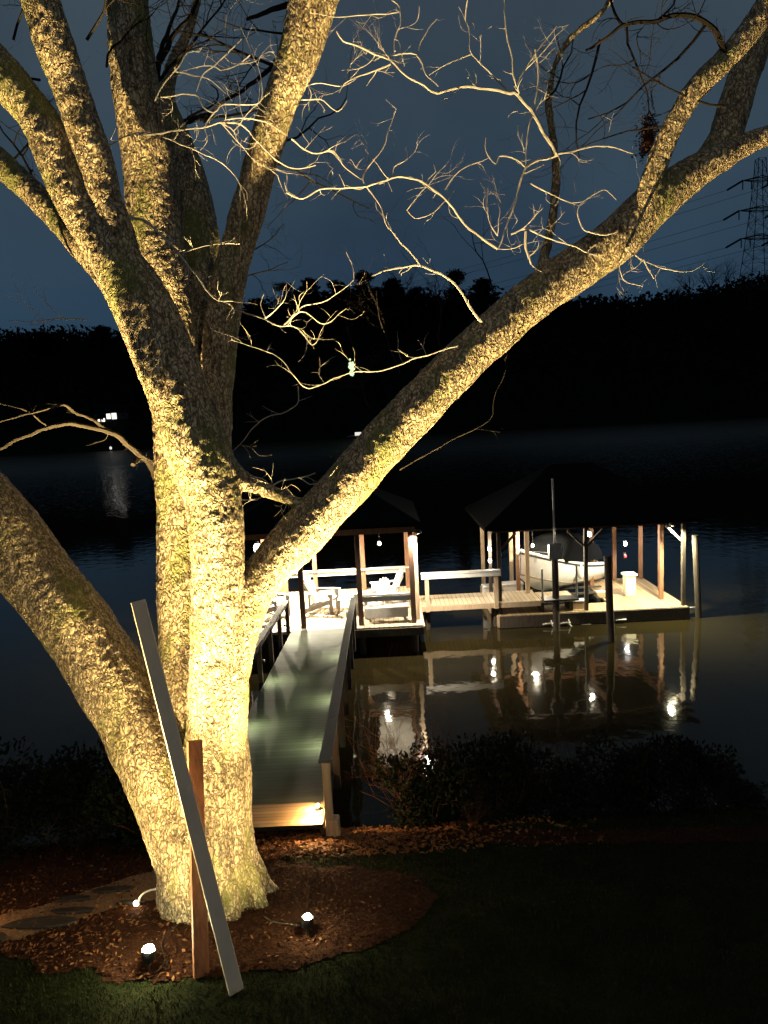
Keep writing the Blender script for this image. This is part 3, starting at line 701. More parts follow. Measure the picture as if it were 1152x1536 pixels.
# entry path light
pp = gp(479, 1243); e = empty('path_light', pp, 'small glowing path light on a stake beside the gangway entrance', 'path light')
hh = .24
m = MB(); m.tube([pp + Vector((0, 0, -.05)), pp + Vector((0, 0, hh - .02))], .007, 8); m.build('stake', 'black_metal', e)
m = MB(); m.lathe(pp + Vector((0, 0, hh)), [(.02, -.04), (.056, -.025), (.058, 0), (.05, .02), (.02, .03)], 16); m.build('lamp_shade', 'pathglow', e, smooth=True)
m = MB(); m.lathe(pp + Vector((0, 0, hh + .035)), [(.06, 0), (.03, .02), (.001, .03)], 16); m.build('cap', 'black_metal', e, smooth=True)
m = MB(); m.sphere(pp + Vector((0, 0, hh + .085)), .028, 12, 8); m.build('bulb', 'pathglow', e, smooth=True)
lamp('POINT', 'path_lamp', pp + Vector((-.04, -.22, hh + .06)), 95, (1, .58, .22), .03, parent=e)
lamp('POINT', 'path_lamp', pp + Vector((-.08, .10, hh + .05)), 20, (1, .60, .25), .03, parent=e)
# stone pier at the rail foot
c = PR0 + Vector((.17, .0, 0)); c.x -= .03; m = MB(); m.box((c.x, c.y, zg(c.x, c.y) + .10), (.15, .15, .34)); q = m.build('entry_pier', 'pale_post', bevel=.02)
tag(q, 'stubby pale wooden pier lit yellow at the foot of the right handrail', 'post')
# step board edge at the gangway entrance
# off-frame path lamp at far left lights the leaves (its glow is in the photo)
pl = gp(-70, 1400); e = empty('path_light', pl, 'path light just beyond the left edge lighting the fallen leaves', 'path light')
m = MB(); m.tube([pl + Vector((0, 0, -.05)), pl + Vector((0, 0, .4))], .008, 8); m.build('stake', 'black_metal', e)
m = MB(); m.lathe(pl + Vector((0, 0, .42)), [(.08, 0), (.04, .03), (.001, .04)], 16); m.build('cap', 'black_metal', e, smooth=True)
lamp('POINT', 'path_lamp', pl + Vector((0, 0, .36)), 16, (1, .60, .24), .03, parent=e)
# house wall lamp behind the photographer
lamp('POINT', 'house_lamp', (1.6, -2.0, 7.8), 270, (1, .84, .62), .15)

# ------------------------------------------------------------------ gazebo dock house
GX = [-4.15, -2.45, -.80, .70]; GF, GB = 20.65, 24.9
gz = empty('gazebo', (-1.7, 22.7, DZ), 'open sided gazebo with dark roof, brightly lit, at the end of the gangway', 'gazebo')
m = MB(); m.box((-1.7, (GF + GB) / 2 - .05, DZ - .03), (5.3, GB - GF + .5, .06)); m.build('floor', 'deck_plank', gz)
m = MB(); m.box((-1.7, GF - .33, DZ - .16), (5.3, .05, .22)); m.build('fascia', 'dark_wood', gz)
m = MB(); m.box((.97, (GF + GB) / 2, DZ - .16), (.05, GB - GF + .5, .22)); m.build('fascia', 'pale_post', gz)
PH = 2.62
for i, x in enumerate(GX):
    for y, mt in ((GF, 'brown_shaded'), (GB, 'brown_post')):
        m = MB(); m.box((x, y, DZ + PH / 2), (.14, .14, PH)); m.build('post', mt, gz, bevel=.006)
        m = MB(); m.tube([(x, y, DZ - .07), (x, y, -1.2)], .11, 10); m.build('pile', 'dark_wood', gz)
m = MB(); m.box((.84, GF + .3, DZ + PH / 2), (.10, .12, PH)); m.build('post', 'pale_post', gz, bevel=.006)
for y in (GF, GB):
    m = MB(); m.box((-1.72, y, DZ + PH + .09), (5.1, .10, .18)); m.build('beam', 'brown_post', gz)
for x in (GX[0], GX[3]):
    m = MB(); m.box((x, (GF + GB) / 2, DZ + PH + .09), (.10, GB - GF - .12, .18)); m.build('beam', 'brown_post', gz)
def hiproof(x0, x1, y0, y1, z, zt, parent, inset, mat='shingle', soff='brown_post'):
    xr0, xr1 = x0 + inset, x1 - inset; ym = (y0 + y1) / 2
    m = MB(); v = [(x0, y0, z), (x1, y0, z), (x1, y1, z), (x0, y1, z), (xr0, ym, zt), (xr1, ym, zt)]
    v2 = [(a, b, c + .10) for a, b, c in v]
    m.add(v2, [(0, 1, 5, 4), (1, 2, 5), (2, 3, 4, 5), (3, 0, 4)])
    m.add(v, [(4, 5, 1, 0), (5, 2, 1), (5, 4, 3, 2), (4, 0, 3)])
    m.add(v[:4] + v2[:4], [(0, 1, 5, 4), (1, 2, 6, 5), (2, 3, 7, 6), (3, 0, 4, 7)])
    return m.build('roof', mat, parent)
hiproof(GX[0] - .55, GX[3] + .3, GF - .22, GB + .4, DZ + PH + .185, DZ + PH + 1.35, gz, 2.1)
m = MB(); m.box((-1.7, GB + .02, DZ + .62), (5.0, .10, .16)); m.build('railing', 'white_paint', gz)
m = MB(); m.box((-1.7, GB - .02, DZ + .69 + .03), (5.0, .22, .04)); m.build('railing', 'white_paint', gz)
m = MB(); m.box(((GX[2] + GX[3]) / 2, GF, DZ + .86), (1.36, .12, .05)); m.build('railing', 'white_paint', gz)
m = MB(); m.box(((GX[2] + GX[3]) / 2, GF, DZ + .74), (1.36, .04, .14)); m.build('railing', 'white_paint', gz)
m = MB(); m.box((.05, 22.8, DZ + PH + .10), (1.1, 3.4, .03)); m.build('ceiling', 'white_paint', gz)
m = MB(); m.box((GX[0] + .55, GB - .4, DZ + 1.3), (.5, .06, 2.5)); m.build('wall_panel', 'brown_post', gz)

def hanging(px, py, Y, label, power, s=1., col=(1, .86, .62), top=None):
    p = atY(px, py, Y); e = empty('hanging_bulb', p, label, 'light bulb', 'bulbs under the dock roofs')
    m = MB(); m.sphere(p, .055 * s, 14, 10, 1.3); m.build('bulb', 'bulb', e, smooth=True)
    zt = top if top else p.z + .35
    m = MB(); m.tube([p + Vector((0, 0, .06 * s)), p + Vector((0, 0, .10 * s))], .025 * s, 8)
    m.tube([p + Vector((0, 0, .09 * s)), (p.x, p.y, zt)], .006, 5); m.build('cord', 'black_metal', e)
    if power: lamp('POINT', 'bulb_lamp', p + Vector((0, 0, -.13 * s)), power, col, .05, parent=e)
    return e
hanging(386, 822, 23.6, 'big bright lamp hanging at the left end of the gazebo behind the limb', 600, 2.2, top=DZ + PH + .3)
hanging(569, 815, 22.6, 'little bulb dangling in the right bay of the gazebo', 330, .9, top=DZ + PH + .3)
def downlight(p, label, power, grp, col=(1, .88, .68), cone=150, tgt=None):
    e = empty('eave_light', p, label, 'light', grp)
    m = MB(); m.lathe(Vector(p), [(.001, .08), (.09, .08), (.10, 0), (.08, -.01)], 16); m.build('housing', 'black_metal', e, smooth=True)
    m = MB(); m.lathe(Vector(p) + Vector((0, 0, -.002)), [(.001, -.02), (.05, -.015), (.078, 0)], 16); m.build('lens', 'bulb', e, smooth=True)
    lamp('SPOT', 'downlight', Vector(p) + Vector((0, 0, -.06)), power, col, .06, tgt or (Vector(p) + Vector((0, 0, -1))), cone, .6, e)
G1 = 'flush lights under the dock roofs'
downlight((-2.7, 23.3, DZ + PH + .02), 'flush ceiling light over the left bay of the gazebo', 3400, G1)
downlight((.92, 20.5, DZ + PH - .02), 'flood light at the front right corner of the gazebo eave shining on the water', 1500, G1, tgt=(.4, 20.6, 0))
# ------------------------------------------------------------------ adirondack chairs
def adirondack():
    e = empty('adirondack_chair', (0, 0, 0), 'x', 'chair', 'white adirondack chairs in the gazebo')
    m = MB()
    for i in range(6):
        t = i / 5; y = -.25 + .5 * t; z = .37 - .10 * t; m.box((0, y, z), (.50, .085, .022), Matrix.Rotation(-.2, 3, 'X'))
    m.build('seat', 'white_paint', e, local=True)
    m = MB()
    for i in range(7):
        a = (i - 3) * .075; L = .78 - .018 * (i - 3) ** 2; base_ = Vector(((i - 3) * .068, .22, .24)); d = Vector((math.sin(a), .42, .92)).normalized()
        m.bar(base_, base_ + d * L, .062, .022)
    m.box((0, .36, .50), (.54, .03, .06)); m.box((0, .50, .80), (.5, .03, .05)); m.build('backrest', 'white_paint', e, local=True)
    for s in (-1, 1):
        m = MB(); m.box((s * .33, 0, .56), (.13, .72, .025)); m.box((s * .30, -.24, .50), (.03, .08, .10)); m.build('armrest', 'white_paint', e, local=True)
        m = MB(); m.box((s * .28, -.28, .275), (.03, .10, .55)); m.build('leg', 'white_paint', e, local=True)
        m = MB(); m.bar((s * .255, -.30, .34), (s * .255, .52, .04), .03, .12); m.build('leg', 'white_paint', e, local=True)
        m = MB(); m.box((s * .30, .34, .30), (.03, .06, .52)); m.build('back_support', 'white_paint', e, local=True)
    return e
proto = adirondack(); FZ = DZ + .003
CH = [(488, 916, R(75), 'white adirondack chair seen side on just beyond the gangway end'),
      (556, 922, R(-60), 'white adirondack chair behind the right handrail at the front of the gazebo'),
      (578, 905, R(-80), 'white adirondack chair tilting back in the far right bay of the gazebo'),
      (412, 925, R(60), 'white adirondack chair partly hidden by the big limb on the left of the gazebo')]
for i, (px, py, rz, lab) in enumerate(CH):
    o = proto if i == 0 else copy_tree(proto)
    p = atZ(px, py, FZ); o.location = (p.x, p.y, FZ); o.rotation_euler = (0, 0, rz); o.scale = (1.1, 1.1, 1.1); o['label'] = lab
p = atZ(520, 918, FZ); e = empty('side_table', (p.x, p.y, FZ), 'low white side table between the chairs in the gazebo', 'table')
m = MB(); [m.box((p.x + (i - 2) * .1, p.y, FZ + .42), (.09, .45, .022)) for i in range(5)]; m.build('tabletop', 'white_paint', e)
for a, b in ((-1, -1), (1, -1), (-1, 1), (1, 1)):
    m = MB(); m.bar((p.x + a * .24, p.y + b * .2, FZ), (p.x + a * .18, p.y + b * .16, FZ + .41), .04, .04); m.build('leg', 'white_paint', e)
# white bench at front right of the gazebo
e = empty('bench', (-.05, 21.05, FZ), 'low white slatted bench at the front right edge of the gazebo floor', 'bench')
m = MB(); [m.box((-.05, 20.9 + i * .11, FZ + .40), (1.25, .10, .03)) for i in range(4)]; m.build('seat', 'white_paint', e)
m = MB(); m.box((-.05, 20.86, FZ + .25), (1.2, .03, .26)); m.build('front_panel', 'white_paint', e)
for a in (-.55, .45):
    m = MB(); m.box((a, 21.05, FZ + .19), (.06, .36, .38)); m.build('leg', 'white_paint', e)

# ------------------------------------------------------------------ linking walkway with rail
WZ = DZ - .02
wk = empty('dock_walkway', (2.6, 23.0, WZ), 'pale wooden walkway with a single handrail joining the gazebo to the boathouse', 'walkway')
m = MB(); m.box((2.85, 23.1, WZ - .04), (3.7, 1.3, .08)); m.build('deck', 'deck_plank', wk)
m = MB(); m.box((2.85, 22.42, WZ - .09), (3.7, .05, .16)); m.build('fascia', 'pale_post', wk)
for px in (641, 744):
    q = atY(px, 900, 22.45); m = MB(); m.box((q.x, 22.36, WZ + .42), (.12, .07, 1.18)); m.build('post', 'pale_post', wk)
    m = MB(); m.tube([(q.x, 22.7, WZ - .1), (q.x, 22.7, -1)], .09, 8); m.build('pile', 'dark_wood', wk)
x0 = atY(631, 857, 22.4).x; x1 = atY(750, 857, 22.4).x
m = MB(); m.box(((x0 + x1) / 2, 22.36, WZ + 1.03), (x1 - x0, .20, .05)); m.build('handrail', 'white_paint', wk, bevel=.005)
m = MB(); m.box(((x0 + x1) / 2, 22.30, WZ + .93), (x1 - x0, .04, .12)); m.build('side_rail', 'white_paint', wk, bevel=.005)

# ------------------------------------------------------------------ boathouse
BX0, BX1, BF, BB = 3.42, 9.25, 22.4, 26.5; BZ = .40
bh = empty('boathouse', ((BX0 + BX1) / 2, 24.4, BZ), 'covered boat slip with dark roof over a floating dock on the right', 'boathouse')
def deckbox(x0, x1, y0, y1, mt='deck_plank2', nm='floor', z=BZ, t=.08):
    m = MB(); m.box(((x0 + x1) / 2, (y0 + y1) / 2, z - t / 2), (x1 - x0, y1 - y0, t)); return m.build(nm, mt, bh)
deckbox(BX0, BX1, BF, BF + .95); deckbox(BX0, BX0 + 1.15, BF + .95, BB); deckbox(BX1 - 2.2, BX1, BF + .95, BB); 
m = MB(); m.box(((BX0 + BX1) / 2, BF - .03, BZ - .20), (BX1 - BX0 + .02, .06, .36)); m.build('fascia', 'dark_wood', bh)
m = MB(); m.box((BX1 + .03, (BF + BB) / 2, BZ - .20), (.06, BB - BF, .36)); m.build('fascia', 'dark_wood', bh)
m = MB(); m.box((BX0 - .03, (BF + BB) / 2, BZ - .20), (.06, BB - BF, .36)); m.build('fascia', 'pale_post', bh)
m = MB()
for x in (BX0 + .5, BX0 + 2, BX0 + 3.6, BX1 - .6): m.box((x, BF + .45, .08), (1.1, .7, .42))
m.build('floats', 'black_metal', bh)
EZ = 3.0
posts = [(BX0 + .05, BB - .2, 'pale_post'), (BX0 + .05, BB - 2.0, 'dark_wood'), (BX0 + .06, BF + .2, 'dark_wood'), (BX0 + 1.05, BB - .3, 'pale_post'), (BX0 + 1.0, BF + 2.2, 'brown_post'), (BX0 + 1.08, BF + 1.0, 'pale_post'),
         (6.15, BF + .15, 'dark_wood'), (BX1 - .08, BF + .15, 'dark_wood'), (BX1 - .1, BF + 2.0, 'brown_post'), (BX1 - .1, BB - .2, 'brown_post'), (BX1 - 1.05, BB - .2, 'brown_post'), (BX1 - 2.1, BB - 1.0, 'brown_post'), (BX1 - .45, BF + 1.0, 'brown_post')]
for x, y, mt in posts:
    m = MB(); m.box((x, y, (BZ + EZ) / 2), (.13 if mt != 'dark_wood' else .11, .12, EZ - BZ)); m.build('post', mt, bh, bevel=.006)
m = MB(); m.box((BX1 - 1.1, BB - .2, 2.72), (2.0, .08, .22)); m.build('beam', 'brown_post', bh)
for y in (BF + .15, BB - .2):
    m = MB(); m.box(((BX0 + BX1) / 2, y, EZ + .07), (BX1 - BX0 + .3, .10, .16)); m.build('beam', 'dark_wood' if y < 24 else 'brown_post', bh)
for x in (BX0 + .05, BX1 - .1, BX0 + 1.05, BX1 - 2.1):
    m = MB(); m.box((x, (BF + BB) / 2, EZ + .07), (.09, BB - BF - .5, .16)); m.build('beam', 'brown_shaded', bh)
for sx_ in (-1, 1):
    m = MB(); m.bar((6.15 + sx_ * .06, BF + .15, 2.45), (6.15 + sx_ * .55, BF + .15, 2.95), .07, .07); m.build('brace', 'dark_wood', bh)
m = MB(); m.bar((BX1 - .14, BF + .15, 2.45), (BX1 - .62, BF + .15, 2.95), .07, .07); m.build('brace', 'dark_wood', bh)
m = MB(); m.bar((BX0 + .12, BF + .2, 2.45), (BX0 + .6, BF + .2, 2.95), .07, .07); m.build('brace', 'dark_wood', bh)
hiproof(BX0 - .45, BX1 + .28, BF - .45, BB + .5, EZ + .14, EZ + 1.75, bh, 2.6)
# raised landing between walkway and slip
ld = empty('landing', (5.05, 23.2, WZ), 'raised pale landing step between walkway and boathouse floor', 'landing')
m = MB(); m.box((5.25, 22.95, WZ - .05), (1.06, .95, .10)); m.build('deck', 'deck_plank', ld)
for a in (4.8, 5.7):
    m = MB(); m.box((a, 22.95, (BZ + WZ - .1) / 2), (.1, .7, WZ - .1 - BZ)); m.build('leg', 'dark_wood', ld)
# benches/white lockers on left finger
for px, py, wd, lab in ((738, 893, .62, 'white dock locker at the left back of the boathouse'), (768, 889, .72, 'white dock locker nearer the boat bow')):
    p = atZ(px, py, BZ); e = empty('dock_locker', p, lab, 'locker', 'white dock lockers')
    m = MB(); m.box((p.x, p.y, BZ + .16), (wd, .4, .32)); m.build('body', 'white_paint', e, bevel=.015)
    m = MB(); m.box((p.x, p.y - .01, BZ + .345), (wd + .05, .46, .05)); m.build('lid', 'white_paint', e, bevel=.012)
p = atZ(806, 903, BZ); m = MB()
for k in range(5):
    r_ = .20 - .02 * k; m.tube([(p.x + r_ * math.cos(t * .35), p.y + r_ * math.sin(t * .35), BZ + .02 + .03 * k) for t in range(19)], .018, 6)
m.tube(spline([Vector((p.x + .2, p.y, BZ + .03)), Vector((p.x + .5, p.y - .1, BZ + .02)), Vector((p.x + .6, p.y + .15, BZ + .02)), Vector((p.x + .95, p.y + .05, BZ + .02))], .06), .018, 6)
tag(m.build('rope_coil', 'beige', smooth=True), 'tan coil of dock rope lying beside the raised landing', 'rope')
p = atZ(706, 905, BZ)
for (px, py, sc, lab) in ((866, 912, .9, 'small tan cooler on the front strip of the boathouse dock'), (902, 896, .7, 'small tan cooler beside the dark pile under the covered boat')):
    p = atZ(px, py, BZ); e = empty('cooler', p, lab, 'cooler', 'coolers on the boathouse dock')
    m = MB(); m.box((p.x, p.y, BZ + .13 * sc), (.5 * sc, .3 * sc, .26 * sc)); m.build('body', 'tan_vinyl', e, bevel=.02)
    m = MB(); m.box((p.x, p.y, BZ + .285 * sc), (.53 * sc, .33 * sc, .05 * sc)); m.build('lid', 'white_paint', e, bevel=.015)
# power pedestal box
p = atZ(944, 893, BZ); e = empty('dock_box', p, 'tall cream utility box standing on the right side of the boathouse dock', 'dock box')
m = MB(); m.box((p.x, p.y, BZ + .34), (.34, .32, .68)); m.build('body', 'cream', e, bevel=.02)
m = MB(); m.box((p.x, p.y, BZ + .72), (.43, .40, .08)); m.build('lid', 'cream', e, bevel=.02)
# lights in the boathouse
hanging(884, 801, 22.9, 'bright bulb hanging above the covered boat', 200, 1.2, top=EZ + .2)
hanging(799, 818, 23.8, 'small bulb dangling on a cord above the boat bow', 620, .8, top=EZ + .2)
downlight((8.75, 22.35, EZ - .02), 'flood light under the front right eave of the boathouse', 1900, G1, (1, .95, .62))
for px, py, lab, mt, pw, col in ((938, 816, 'white lantern on the brown post at the right of the boat', 'bulb', 160, (1, .95, .85)), (938, 834, 'small red light below the lantern on the brown post', 'red', 3, (1, .1, .05)),
                            (734, 823, 'white lantern high on the left boathouse post', 'bulb', 70, (1, .9, .7)), (735, 841, 'lower white lantern on the left boathouse post', 'bulb', 15, (1, .9, .7))):
    Yl = BB - 1.1 if px > 800 else 24.4
    p = atY(px, py, Yl); e = empty('post_lantern', p, lab, 'lantern', 'lanterns on the boathouse posts')
    m = MB(); m.sphere(p, .055 if mt == 'bulb' else .045, 12, 8, 1.2); m.build('lamp_glass', mt, e, smooth=True)
    m = MB(); m.box(p + Vector((0, .06, .0)), (.08, .05, .2)); m.build('bracket', 'black_metal', e)
    lamp('POINT', 'lantern_lamp', p + Vector((0, -.13, 0)), pw, col, .04, parent=e)

# ------------------------------------------------------------------ boat on its lift
def make_boat():
    L = 5.4; e = empty('motor_boat', (0, 0, 0), 'white motor boat with dark canvas cover sitting on the lift in the slip', 'boat')
    st = 16; ring = []
    for i in range(st + 1):
        t = i / st; x = -L / 2 + L * t                   # bow at +x
        bw = 1.05 * (1 - max(0, (t - .45) / .55) ** 2.3) + .02
        keel = .0 + .62 * max(0, (t - .62) / .38) ** 1.8; chine = .28 + .40 * max(0, (t - .5) / .5) ** 1.5; top = .88 + .62 * t ** 2
        ring.append([(x, 0, keel), (x, bw * .72, chine), (x, bw * .96, (chine + top) / 2), (x, bw, top), (x, bw * .93, top + .05), (x, bw * .8, top + .03)])
    m = MB()
    for s in (1, -1):
        o = len(m.v)
        for r_ in ring:
            for p in r_: m.v.append((p[0], p[1] * s, p[2]))
        for i in range(st):
            for k in range(5):
                q = (o + i * 6 + k, o + (i + 1) * 6 + k, o + (i + 1) * 6 + k + 1, o + i * 6 + k + 1)
                m.f.append(q if s > 0 else q[::-1])
        m.f.append(tuple(o + k for k in range(6)))
    m.build('hull', 'gelcoat', e, smooth=True, local=True)
    m = MB(); P = [(r_[3][0], r_[3][1] + .015, r_[3][2] - .06) for r_ in ring]; m.tube(P, .03, 6); m.tube([(a, -b, c) for a, b, c in P], .03, 6); m.build('rub_rail', 'black_metal', e, local=True, smooth=True)
    m = MB(); P = [(r_[1][0], r_[1][1] * 1.03 + .012, r_[1][2] + .05) for r_ in ring]; m.tube(P, .022, 5); m.tube([(a, -b, c) for a, b, c in P], .022, 5); m.build('hull_stripe', 'tan_vinyl', e, local=True, smooth=True)
    m = MB(); m.add([(.95, .8, 1.2), (.95, -.8, 1.2), (.72, -.7, 1.62), (.72, .7, 1.62), (.92, .8, 1.2), (.92, -.8, 1.2), (.69, -.7, 1.62), (.69, .7, 1.62)], [(0, 1, 2, 3), (7, 6, 5, 4), (0, 3, 7, 4), (1, 5, 6, 2), (3, 2, 6, 7)]); m.build('windshield', 'canvas', e, local=True)
    # bow deck
    m = MB(); o = 0
    for i in range(9, st + 1):
        r_ = ring[i][5]; m.v += [(r_[0], r_[1], r_[2]), (r_[0], 0, r_[2] + .05), (r_[0], -r_[1], r_[2])]
    n = len(m.v) // 3
    for i in range(n - 1): m.f += [(3 * i, 3 * i + 3, 3 * i + 4, 3 * i + 1), (3 * i + 1, 3 * i + 4, 3 * i + 5, 3 * i + 2)]
    m.build('foredeck', 'gelcoat', e, local=True, smooth=True)
    m = MB(); m.box((-.9, 0, .55), (3.2, 1.6, .06)); m.box((-2.0, 0, .75), (.55, 1.5, .4)); m.box((.1, .5, .8), (.5, .45, .5)); m.box((.1, -.5, .8), (.5, .45, .5)); m.build('seats', 'tan_vinyl', e, local=True, bevel=.03)
    # canvas tent
    m = MB(); xs_ = [.9, .55, .0, -1.0, -1.9, -2.2]; hs_ = [1.25, 1.95, 2.05, 2.0, 1.75, 1.4]; n = 9
    for x, h in zip(xs_, hs_):
        for k in range(n):
            a = math.pi * k / (n - 1); wd = 1.0
            m.v.append((x, wd * math.cos(a), 1.05 + (h - 1.05) * math.sin(a) ** .35))
    for i in range(5):
        for k in range(n - 1): m.f.append((i * n + k, (i + 1) * n + k, (i + 1) * n + k + 1, i * n + k + 1))
    m.build('canvas_cover', 'canvas', e, local=True, smooth=True)
    m = MB()
    for s in (1, -1):
        m.tube(spline([Vector((1.0, .85 * s, 1.12)), Vector((1.2, .8 * s, 1.38)), Vector((1.9, .62 * s, 1.48)), Vector((2.55, .12 * s, 1.5)), Vector((2.6, 0, 1.5))], .1), .014, 6)
        m.tube([(1.6, .78 * s, 1.1), (1.6, .72 * s, 1.44)], .012, 6); m.tube([(2.2, .42 * s, 1.15), (2.2, .40 * s, 1.48)], .012, 6)
    m.build('bow_rail', 'grey_metal', e, local=True)
    for s in (1, -1):
        m = MB(); m.sphere((-.1, s * 1.14, .72), .15, 14, 10, 1.6); m.build('fender', 'gelcoat', e, smooth=True, local=True)
    m = MB(); m.box((-2.85, 0, .95), (.35, .42, .55)); m.build('outboard_motor', 'gelcoat', e, local=True, bevel=.08)
    m = MB(); m.box((-2.85, 0, .35), (.16, .10, .8)); m.build('motor_leg', 'gelcoat', e, local=True, bevel=.02)
    return e
bt = make_boat(); pb_ = atY(850, 890, 24.3); bt.location = (5.75, 25.0, .50); bt.rotation_euler = (0, R(-6), R(180 + 45)); bt.scale = (.80, .80, .96)
lf = empty('boat_lift', (6.05, 24.6, .3), 'dark steel boat lift cradle under the motor boat', 'boat lift')
for s in (-.9, .8):
    m = MB(); m.box((6.05 + s, 24.6, .42), (.12, 2.0, .12)); m.build('cross_beam', 'black_metal', lf)
for s in (-.35, .45):
    m = MB(); m.box((6.05, 24.6 + s, .50), (2.6, .12, .05)); m.build('bunk', 'dark_wood', lf)

# ------------------------------------------------------------------ piles, pole
def pile(px, ptop, pbot, wpx, label, mat='dark_wood', pwr=None):
    b = atZ(px, pbot, 0); m_ = mpp(b); t = atY(px - (pbot - ptop) * .045, ptop, b.y)
    m = MB(); m.tube([(b.x, b.y, -1.5), (b.x, b.y, 0), (b.x + (t.x - b.x) * .5, b.y, t.z / 2), (t.x, b.y, t.z)], [wpx * m_ / 2] * 4, 12)
    o = m.build('mooring_pile', mat, smooth=False); tag(o, label, 'pile', 'mooring piles around the boathouse'); return b, t
pile(1048, 803, 926, 9, 'lone mooring pile in open water at the right of the boathouse')
pile(917, 834, 962, 11, 'dark mooring pile standing in front of the boathouse near the utility box')
b = atZ(835, 945, 0); b.y -= .05; e = empty('lift_control_pole', (b.x, b.y, 0), 'tall thin pale pole with a grey box in front of the boat', 'pole')
tp = atY(829, 718, b.y); bx = atY(832, 827, b.y)
m = MB(); m.tube([(b.x, b.y, -1.2), (bx.x, b.y, bx.z - .2)], .10, 12); m.build('pile', 'dark_wood', e)
m = MB(); m.tube([(bx.x, b.y, bx.z + .1), (tp.x, b.y, tp.z)], .034, 8); m.build('mast', 'grey_metal', e)
m = MB(); m.box((bx.x, b.y - .03, bx.z), (.38, .2, .46)); m.build('control_box', 'grey_metal', e, bevel=.01)
pz = atY(833, 898, b.y).z
m = MB(); m.box((b.x + .1, b.y, pz), (1.05, .5, .05)); m.build('shelf', 'black_metal', e)
for q, hx in ((-.42, .35), (.62, .35)):
    m = MB(); a = atY(833, 893, b.y); m.tube([(b.x + q, b.y, pz + .03), (b.x + q, b.y, pz + (.95 if q < 0 else .98))], .03, 8); m.build('guide_post', 'grey_metal', e)
for x_, y_, lab in ((4.88, BF - .12, 'white mooring cleat with a rope tail left of the control pole'), (5.42, BF - .12, 'white mooring cleat with a rope tail right of the control pole'), (7.15, BF - .10, 'white mooring cleat on the fascia beside the dark pile')):
    e = empty('mooring_cleat', (x_, y_, .12), lab, 'cleat', 'white cleats on the boathouse front')
    m = MB(); m.tube([(x_ - .16, y_, .10), (x_ + .16, y_, .12)], .022, 8); m.tube([(x_ - .05, y_ + .06, .11), (x_ - .05, y_, .11)], .02, 6); m.tube([(x_ + .05, y_ + .06, .11), (x_ + .05, y_, .11)], .02, 6); m.build('horn', 'white_paint', e, smooth=True)
    if x_ < 6:
        m = MB(); m.tube(spline([Vector((x_ + .1, y_, .22)), Vector((x_ + .12, y_ - .02, .08)), Vector((x_ + .2, y_ - .03, -.03)), Vector((x_ + .17, y_ - .05, -.12))], .03), .018, 6); m.build('rope', 'white_paint', e, smooth=True)
# boom from right dock corner to pile
b1 = atZ(1048, 926, 0); m = MB(); m.box(((BX1 + .06 + b1.x + .1) / 2, b1.y + .35, .2), (b1.x + .1 - BX1 - .06, .14, .06)); q = m.build('pile_bracket', 'white_paint'); tag(q, 'short pale bracket joining the boathouse dock to the lone pile', 'bracket')

# ------------------------------------------------------------------ shrubs
def shrub_mesh(seed, n, R_, H):
    rr = random.Random(seed); mb = MB(); lumps = []
    for k in range(16):
        a = rr.uniform(0, 6.28); q = rr.uniform(0, .75) * R_; lumps.append((Vector((q * math.cos(a), q * math.sin(a), rr.uniform(.25, .85) * H)), rr.uniform(.22, .42) * R_))
    for k in range(n):
        c, r = rr.choice(lumps); d = Vector((rr.gauss(0, 1), rr.gauss(0, 1), rr.gauss(0, 1))).normalized() * r * rr.uniform(.6, 1.08)
        p = c + d; 
        if p.z < .02: p.z = rr.uniform(.02, .3)
        a = (d.normalized() + Vector((rr.uniform(-1, 1), rr.uniform(-1, 1), rr.uniform(-1, 1)))).normalized() * rr.uniform(.025, .05); b = a.cross(Vector((rr.uniform(-1, 1), rr.uniform(-1, 1), 1))).normalized() * .016
        mb.add([p - a, p + b, p + a, p - b], [(0, 1, 2, 3)])
    return mb
def stems(seed, n, R_, H, r0=.008, lvl=2):
    rr = random.Random(seed); mb = MB()
    for k in range(n):
        a = rr.uniform(0, 6.28); p = Vector((math.cos(a) * .08, math.sin(a) * .08, -.05)); grow(mb, p, Vector((math.cos(a) * .4, math.sin(a) * .4, 1)), H * rr.uniform(.7, 1.1), r0, rr, lvl)
    return mb
protos = []
for k in range(3):
    e = empty('evergreen_shrub', (0, 0, 0), 'x', 'shrub', 'dark shrubs along the bank')
    shrub_mesh(20 + k, 5200, .85, .95).build('foliage', 'leafdark', e, local=True); stems(30 + k, 7, .5, .9, .012, 1).build('stems', 'shrubtwig', e, local=True); protos.append(e)
SH = [(.45, 9.35, 1.0, 'rounded dark shrub beside the right handrail post'), (1.45, 9.5, 1.05, 'dark shrub below the bright lamp reflection left of centre'), (2.35, 9.55, 1.0, 'dark evergreen shrub directly under the boat reflection'),
      (3.2, 9.55, 1.05, 'low dark shrub right of the boat reflection'), (4.05, 9.6, .95, 'dark shrub below the right bright reflection'), (4.85, 9.8, .62, 'last small shrub of the hedge before open water on the right'),
      (-3.2, 9.0, 1.15, 'dark shrub left of the trunk behind the mulch'), (-4.3, 9.1, 1.25, 'tall dark shrub near the left picture edge'), (-5.5, 9.3, 1.3, 'dark shrub cut by the left picture edge'), (-3.5, 10.0, 1.25, 'far dark shrub on the bank left of the gangway'),
      (.95, 9.9, 1.0, 'back row shrub close to the gangway piles'), (6.6, 9.4, .3, 'tiny low shrub at the far right water edge')]
for i, (x, y, s, lab) in enumerate(SH):
    o = protos[i] if i < 3 else copy_tree(protos[i % 3])
    o.location = (x, y, zg(x, y) - .05); o.rotation_euler = (0, 0, i * 1.3); o.scale = (s, s, s * (1.0 + .18 * math.sin(i * 2.3))); o['label'] = lab
